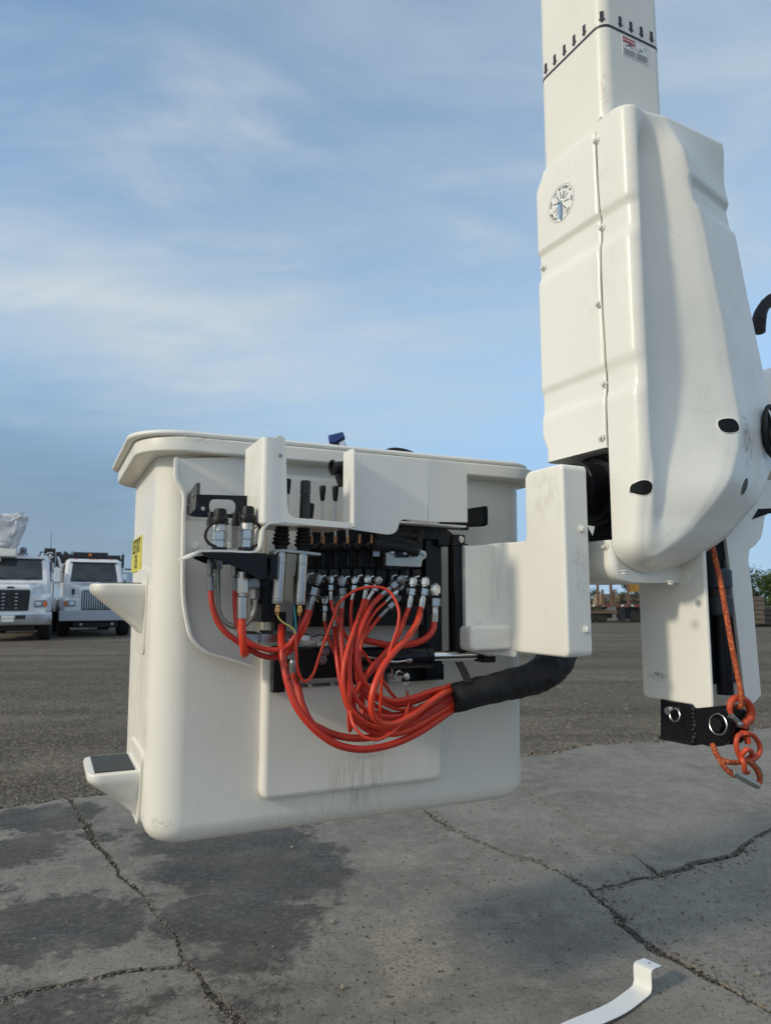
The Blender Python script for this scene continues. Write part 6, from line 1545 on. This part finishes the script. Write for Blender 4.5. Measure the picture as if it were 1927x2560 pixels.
    # fenders, lights
    for s in (-1, 1):
        bm = BM(); lo = []
        for k in range(10):
            u = k / 9; y = .02 + u * 1.3; zt = (1.36 if A else 1.28) + .12 * math.sin(math.pi * min(1, u * 1.15)) - .02
            xi, xo = s * .50, s * lerp(1.02, 1.16, ss(u, 0, .35)); lo.append(rr_xz(min(xi, xo), max(xi, xo), .84, zt, .09, y))
        loft(bm, lo); fe = t.part('fender', bm, M_TW, sharp=60)
        bm = BM(); xi, xo = sorted((s * .68, s * 1.02)); prism(bm, round_poly([Vector((xi, 1.03)), Vector((xo, 1.05)), Vector((xo, 1.27 if A else 1.24)), Vector((xi, 1.25 if A else 1.24))], .04), -.015, .06, None, .01, 2); hl = t.part('headlight', bm, M_LENS)
        bm = BM(); xi, xo = sorted((s * .94, s * 1.06)); box(bm, xi, xo, -.022, .05, 1.07, 1.22, .01); t.part('turn_signal', bm, M_AMB, parent=hl)
        bm = BM(); xi, xo = sorted((s * .72, s * .88)); box(bm, xi, xo, -.022, .0, 1.09, 1.20, .01); t.part('headlight_bezel', bm, M_TCHR, parent=hl)
        mirror(t, s, s * 1.24, 1.35, 1.85, 2.32, M_TW if A else M_TCHR)
        wheel(t, s * .98, .85, .55, .38)
    # bumper
    bw = 1.20
    bm = BM()
    if A:
        lo = []
        for x in (-bw, -bw + .02, -.9, -.5, 0, .5, .9, bw - .02, bw):
            yy = -.26 + .14 * (abs(x) / bw) ** 3; z0, z1 = .48, .88
            lo.append([Vector((x, yy + .05, z0)), Vector((x, yy, z0 + .05)), Vector((x, yy, z1 - .05)), Vector((x, yy + .04, z1)), Vector((x, yy + .16, z1)), Vector((x, yy + .16, z0))])
        loft(bm, lo); t.part('bumper', bm, M_TCHR, sharp=50)
        for s in (-1, 1):
            b2 = BM(); box(b2, s * .34 - .14, s * .34 + .14, -.266, -.24, .68, .80, .01); t.part('bumper_slot', b2, M_TBLK)
        bm = BM(); box(bm, -.17, .17, -.285, -.265, .60, .78, .006); pl = t.part('licence_plate', bm, M_STICKW)
        bm = BM(); add_text(bm, 'CE-97117', .085, lambda u, v: Vector((u, -.2855, .69 + v))); t.part('plate_number', bm, M_NAVY, parent=pl, normals=False)
        bm = BM(); box(bm, -.10, .10, -.03, .02, 1.63, 1.68, .01); t.part('hood_latch', bm, M_TBLK)
    else:
        prism(bm, round_poly([Vector((-bw, .56)), Vector((bw, .56)), Vector((bw, .90)), Vector((-bw, .90))], .02), -.34, -.16, None, .012, 2); t.part('bumper', bm, M_SILV)
        for s in (-1, 1):
            b2 = BM(); lathe(b2, (s * .5, -.3, .44), (0, 1, 0), [(.04, 0), (.04, .06)], 12); t.part('tow_eye', b2, M_SILV)
    # air intake badge on the hood side, frame and dark underside
    if not A:
        for s in (-1, 1):
            b2 = BM(); box(b2, s * .735 - .03, s * .735 + .03, .75, 1.05, 1.45, 1.66, .01); t.part('hood_vent', b2, M_TBLK)
    bm = BM(); box(bm, -.55, .55, .25, 8.0, .45, .78); t.part('chassis', bm, M_TBLK)
    bm = BM(); box(bm, -1.15, 1.15, 3.5, 8.2, .85, 1.35 if A else 1.25, .03); t.part('deck_body', bm, M_TW if A else M_TBLK)
    for s in (-1, 1):
        wheel(t, s * .92, 6.6, .52, .5, 'rear_wheel')
    bm = BM(); box(bm, -.75, .75, .15, 1.3, .30, .62, .04); t.part('front_axle', bm, M_TBLK)
    bm = BM(); box(bm, -1.0, 1.0, 1.6, 3.1, .5, .85); t.part('engine_bay', bm, M_TBLK)
    t.done(Vector((0, 0, 0))); return t
ta = WF.z(18, 1604, -.045); TA = Frame(Vector((ta.x, ta.y, -.045)), 22)
cab_truck(TA, 'white truck with black grille and chrome bumper at the left edge, farthest left', 'A')
tb_ = WF.z(238, 1592, -.045); TB = Frame(Vector((tb_.x, tb_.y, -.045)), 27)
# truck origin is its front axle line centre; shift so the near face lands where measured
cab_truck(TB, 'white truck with upright chrome grille and grey bumper half hidden behind the bucket', 'B')

# plastic-wrapped bucket over the left truck
pw = WF.y(16, 1332, ta.y + 1.4)
wb = Thing('wrapped_bucket', 'bucket wrapped in crumpled white plastic above the far left truck', 'bucket', Frame(pw, 22))
bm = BM(); bmesh.ops.create_icosphere(bm, subdivisions=4, radius=1)
for v in bm.verts:
    p = v.co; c = Vector((math.copysign(abs(p.x) ** .55, p.x) * .62, math.copysign(abs(p.y) ** .55, p.y) * .55, math.copysign(abs(p.z) ** .6, p.z) * .60))
    k = noise.noise(p * 2.6) * .16 + abs(noise.noise(p * 4.6 + Vector((3, 1, 0)))) * .34 - .06; c = Vector((c.x * (.80 + .30 * c.z), c.y * (.80 + .3 * c.z), c.z + (.10 * abs(math.sin(p.x * 3.3)) if c.z > .2 else 0))); v.co = c * (1 - k) + Vector((.12 * c.z, 0, 0))
wb.part('plastic_wrap', bm, mat('white_plastic_film', (.66, .67, .69), .3, 0, .1, 6, .3, 18, .04), sharp=24)
bm = BM(); box(bm, -.5, .35, -.35, .35, -.80, -.52, .05); wb.part('bucket_base', bm, M_LINER)
bm = BM(); box(bm, -.75, -.10, -.15, .15, -.95, -.70, .05); wb.part('boom_stub', bm, M_LINER)
wb.done()
bl = WF.y(58, 1380, ta.y + 2.0)
bm = BM(); lathe(bm, bl + Vector((0, 0, -.1)), (0, 0, 1), [(.16, 0), (.16, .06), (.10, .08), (.13, .16), (.10, .24), (.03, .27)], 14); single('beacon', bm, M_LENS, 'round warning beacon on the roof of the far left truck', 'beacon')

# folded crane and rack behind the second truck
kf = Frame(Vector((tb_.x, tb_.y + 3.0, 0)), 24)
kc = Thing('loader_crane', 'black folded loader crane with a round white emblem behind the second truck', 'crane', kf)
KY = 0.0
def kbox(t, px0, py0, px1, py1, d, nm, m_=None, y=0.0):
    a, b_ = kf.y(px0, py1, y), kf.y(px1, py0, y); bm = BM(); box(bm, a.x, b_.x, y, y + d, a.z, b_.z, .02); return t.part(nm, bm, m_ or M_TBLK)
emb = kbox(kc, 109, 1371, 139, 1408, .6, 'control_box')
c = kf.y(125, 1388, -.005); bm = BM(); n = 28
loft(bm, [[c + Vector((r * math.cos(2 * math.pi * k / n), 0, r * math.sin(2 * math.pi * k / n) * .75)) for k in range(3, n - 1)] for r in (.115, .15)], closed=False)
bm.faces.new([bm.verts.new(c + Vector(p)) for p in ((-.06, 0, -.045), (.07, 0, -.045), (.01, 0, .07))]); kc.part('round_emblem', bm, M_STICKW, parent=emb)
kbox(kc, 112, 1405, 124, 1590, .3, 'mast'); kbox(kc, 128, 1410, 136, 1570, .3, 'mast'); kbox(kc, 95, 1425, 150, 1432, .3, 'cross_arm'); kbox(kc, 138, 1380, 152, 1416, .5, 'knuckle')
kbox(kc, 141, 1389, 302, 1408, .4, 'lower_boom'); kbox(kc, 183, 1382, 270, 1386, .2, 'rack_rail'); kbox(kc, 183, 1392, 270, 1396, .2, 'rack_rail'); kbox(kc, 265, 1382, 270, 1397, .2, 'rack_post'); kbox(kc, 304, 1386, 311, 1420, .3, 'rack_post'); kbox(kc, 270, 1398, 305, 1402, .2, 'rack_rail')
kbox(kc, 99, 1379, 101, 1414, .1, 'side_rail'); kbox(kc, 99, 1379, 110, 1381, .1, 'side_rail')
kbox(kc, 222, 1384, 230, 1391, .15, 'amber_lamp', M_AMB, -.1)
bm = BM(); 
for k in range(26):
    x = random.uniform(156, 180); p = kf.y(x, 1397, .1); q_ = kf.y(x + random.uniform(-8, 8), random.uniform(1376, 1384), .1); tube(bm, [p, q_], .012, 5, 1)
kc.part('hose_cluster', bm, M_TBLK)
bm = BM(); cyl(bm, kf.y(127, 1371, .2), kf.y(129, 1329, .2), .012, .008, 6); kc.part('whip_antenna', bm, M_TBLK)
bm = BM(); tube(bm, [kf.y(148, 1470, .0), kf.y(150, 1420, 0), kf.y(147, 1400, 0), kf.y(143, 1392, 0)], .07, 10); kc.part('exhaust_stack', bm, M_TCHR)
kbox(kc, 96, 1440, 124, 1560, .5, 'dark_locker', M_RUSTY, .8)
kbox(kc, 330, 1425, 332, 1520, .1, 'rack_post'); kbox(kc, 311, 1422, 334, 1425, .1, 'rack_rail')
kc.done(kf.y(180, 1592, 0))

# flatbed with stakes and timber seen under the elbow
fy = 41.0; ff = Frame(Vector((0, fy, 0)), 0)
fl = Thing('flatbed_trailer', 'flatbed trailer with rusty stakes parked far behind the white elbow cover', 'trailer', ff)
def fbox(t, px0, py0, px1, py1, d, nm, m_, y=0.0, bev=.01):
    a, b_ = ff.y(px0, py1, y), ff.y(px1, py0, y); bm = BM(); box(bm, a.x, b_.x, y, y + d, a.z, b_.z, bev); return t.part(nm, bm, m_)
fbox(fl, 1380, 1512, 1620, 1518, 2.4, 'deck', M_RUSTY); fbox(fl, 1380, 1527, 1545, 1534, 2.4, 'lower_rail', M_RUSTY, .1); fbox(fl, 1400, 1534, 1530, 1546, 2.0, 'axle_beam', M_TBLK, .3)
fbox(fl, 1548, 1518, 1562, 1552, .3, 'landing_leg', M_TBLK); fbox(fl, 1566, 1520, 1620, 1548, 1.8, 'tyre_rack', M_TBLK, .3)
for px, y0 in ((1495, 1458), (1507, 1474), (1528, 1458), (1536, 1475), (1571, 1462)): fbox(fl, px - 2, y0, px + 2, 1514, .12, 'stake', M_RUSTY, -.1)
for k in range(12):
    x = 1484 + 12 * k; fbox(fl, x - 3, 1512.5, x + 3, 1516, .02, 'reflector', mat('red_reflector', (.35, .03, .03), .4, 0, .1) if k % 2 else M_STICKW, -.03, .002)
for px in (1478, 1505, 1590, 1612):
    bm = BM(); p = ff.y(px, 1541, .2); lathe(bm, p, (0, 1, 0), [(.30, 0), (.34, .04), (.34, .24), (.3, .28)], 18); fl.part('wheel', bm, M_TYRE)
fl.done(ff.y(1500, 1552, 1.0))
tm = Thing('timber_stack', 'stack of sawn timber lying on the flatbed trailer', 'timber', ff)
M_WOOD = mat('sawn_timber', (.36, .27, .165), .8, 0, .3, 2); M_WOOD2 = mat('weathered_timber', (.12, .10, .08), .85, 0, .3, 2)
for r in range(8):
    for c_ in range(5):
        x0 = 1500 + c_ * 24 + random.uniform(-3, 3) + r * 1.2; fbox(tm, x0, 1509 - r * 3.4, x0 + 23, 1511.8 - r * 3.4, 1.6, 'plank', M_WOOD if c_ < 2 else M_WOOD2, .3 + random.uniform(-.1, .1), .004)
tm.done()
ye = Thing('yellow_loader', 'yellow machine behind the flatbed trailer, mostly hidden by the jib', 'machine', Frame(Vector((0, fy + 4, 0)), 0))
ff2 = ye.f
for nm, pts, m_ in (('arm', [(1582, 1450), (1600, 1450), (1602, 1478), (1594, 1480)], mat('machine_yellow', (.32, .18, .035), .45, 0, .15, 2)), ('body', [(1588, 1490), (1625, 1488), (1625, 1512), (1588, 1512)], M_RUSTY), ('track', [(1570, 1512), (1630, 1512), (1630, 1548), (1570, 1548)], M_TBLK)):
    m_ = m_ or MATS['machine_yellow']; bm = BM(); prism(bm, [(p.x, p.z) for p in [ff2.y(x, y, 0) for x, y in pts]], 0, 1.6, None, .03, 1); ye.part(nm, bm, m_)
ye.done()
# stacked timber mats at the right edge
my = 34.0; mf = Frame(Vector((0, my, 0)), 0)
for i, (x0, x1, y0, y1) in enumerate(((1872, 1912, 1490, 1560), (1910, 1990, 1515, 1562))):
    mt = Thing('mat_stack', ('tall stack of weathered timber mats behind the jib' if i == 0 else 'lower stack of weathered timber mats at the right edge'), 'timber mats', mf, group='stacked timber mats')
    n = 6 if i == 0 else 4
    for k in range(n):
        a, b_ = mf.y(x0 + random.uniform(-2, 2), lerp(y1, y0, k / n), i * 1.0), mf.y(x1 + random.uniform(-2, 2), lerp(y1, y0, (k + .88) / n), i * 1.0)
        bm = BM(); box(bm, a.x, b_.x, i * 1.0, i * 1.0 + 2.4, a.z, b_.z, .02); mt.part('timber_mat', bm, M_WOOD2)
    mt.done()

# trees
def leaf_mat(nm, a, b_):
    m, nt, b2 = nodes(nm); inp(b2, 'Roughness', .6); inp(b2, 'Specular IOR Level', .3)
    nt.links.new(mixc(nt, rng(nt, noise_node(nt, 1.1, 3), .3, .7), a, b_), b2.inputs['Base Color']); return m
M_LEAF = [leaf_mat('leaf_mid_green', (.028, .050, .012), (.060, .095, .022)), leaf_mat('leaf_dark_green', (.018, .042, .014), (.045, .08, .025))]
M_BARK = mat('bark', (.07, .055, .04), .9, 0, .3, 3)
def tree(x, y, h, w, lab, mi, seed):
    rnd = random.Random(seed); t = Thing('tree', lab, 'tree', Frame(Vector((x, y, -.045)), 0), group='trees along the back of the yard')
    bm = BM(); tube(bm, [Vector((0, 0, 0)), Vector((.1, 0, h * .25)), Vector((0, .1, h * .6))], lambda u: lerp(.20, .08, u), 8, 4)
    for k in range(5):
        a = rnd.random() * 6.3; tube(bm, [Vector((.05, 0, h * (.2 + .06 * k))), Vector((math.cos(a) * w * .22, math.sin(a) * w * .22, h * (.42 + .07 * k))), Vector((math.cos(a) * w * .36, math.sin(a) * w * .36, h * (.55 + .07 * k)))], lambda u: lerp(.08, .03, u), 6, 3)
    t.part('trunk', bm, M_BARK)
    bm = BM(); cl = []
    for k in range(34):
        a = rnd.random() * 6.3; u = rnd.random(); zz = h * (.18 + .78 * u); rr = w * .5 * math.sin(math.pi * (.12 + .80 * u)) ** .7 * rnd.random() ** .4
        cl.append((Vector((math.cos(a) * rr, math.sin(a) * rr * .8, zz)), rnd.uniform(.09, .17) * w))
    for c_, r in cl:
        for _ in range(110):
            d = Vector((rnd.gauss(0, 1), rnd.gauss(0, 1), rnd.gauss(0, 1))).normalized() * r * rnd.random() ** .35; p = c_ + d
            n_ = (d.normalized() + Vector((rnd.uniform(-.8, .8), rnd.uniform(-.8, .8), rnd.uniform(-.2, .9)))).normalized(); u_, v_ = basis(n_); s = rnd.uniform(.05, .10) * (w / 4) ** .3
            bm.faces.new([bm.verts.new(p + u_ * s * e + v_ * s * g) for e, g in ((-1, -.2), (0, -.7), (1, .1), (.2, .8))])
    t.part('crown', bm, M_LEAF[mi], normals=False, sharp=None); t.done(Vector((0, 0, 0)))
tree(WF.y(1895, 1500, 46).x, 46, 3.0, 4.6, 'leafy green tree showing between the jib and the right edge', 0, 3)
tree(WF.y(1925, 1500, 50).x, 50, 2.7, 5.0, 'leafy green tree at the very right edge of the yard', 0, 8)
tree(WF.y(1568, 1500, 62).x, 62, 2.9, 3.2, 'dark green tree behind the flatbed stakes', 1, 5)
tree(WF.y(1476, 1500, 66).x, 66, 2.0, 3.4, 'small dark bush peeping out beside the elbow cover', 1, 9)
tree(WF.y(325, 1500, 58).x, 58, 2.8, 4.0, 'dark tree low on the horizon between the second truck and the bucket', 1, 12)
# far boom tip with blue cover over the bucket rim
by = 14.0; b_f = Frame(Vector((0, by, 0)), 0)
bt = Thing('distant_boom_tip', 'blue capped boom tip of another lift rising behind the bucket rim', 'boom', b_f)
pp_ = lambda L: [Vector((p.x, p.z)) for p in [b_f.y(x, y, 0) for x, y in L]]
bm = BM(); prism(bm, round_poly(pp_([(821, 1091), (858, 1082), (863, 1095), (838, 1110), (823, 1108)]), .02), -.12, .12, None, .02, 2, True); bt.part('blue_cap', bm, mat('blue_paint', (.012, .045, .20), .4, 0, .2, 4))
bm = BM(); prism(bm, pp_([(838, 1110), (860, 1101), (869, 1124), (960, 1640), (930, 1640), (840, 1124)]), -.08, .08, None, .02, 2, True); bt.part('arm', bm, M_TBLK)
bm = BM(); prism(bm, pp_([(848, 1110), (860, 1103), (864, 1116), (852, 1118)]), -.10, -.081); bt.part('pin_plate', bm, M_TCHR)
bm = BM(); prism(bm, pp_([(800, 1590), (1050, 1590), (1050, 1625), (800, 1625)]), -.6, .9); bt.part('turret_base', bm, M_TBLK)
bt.done()
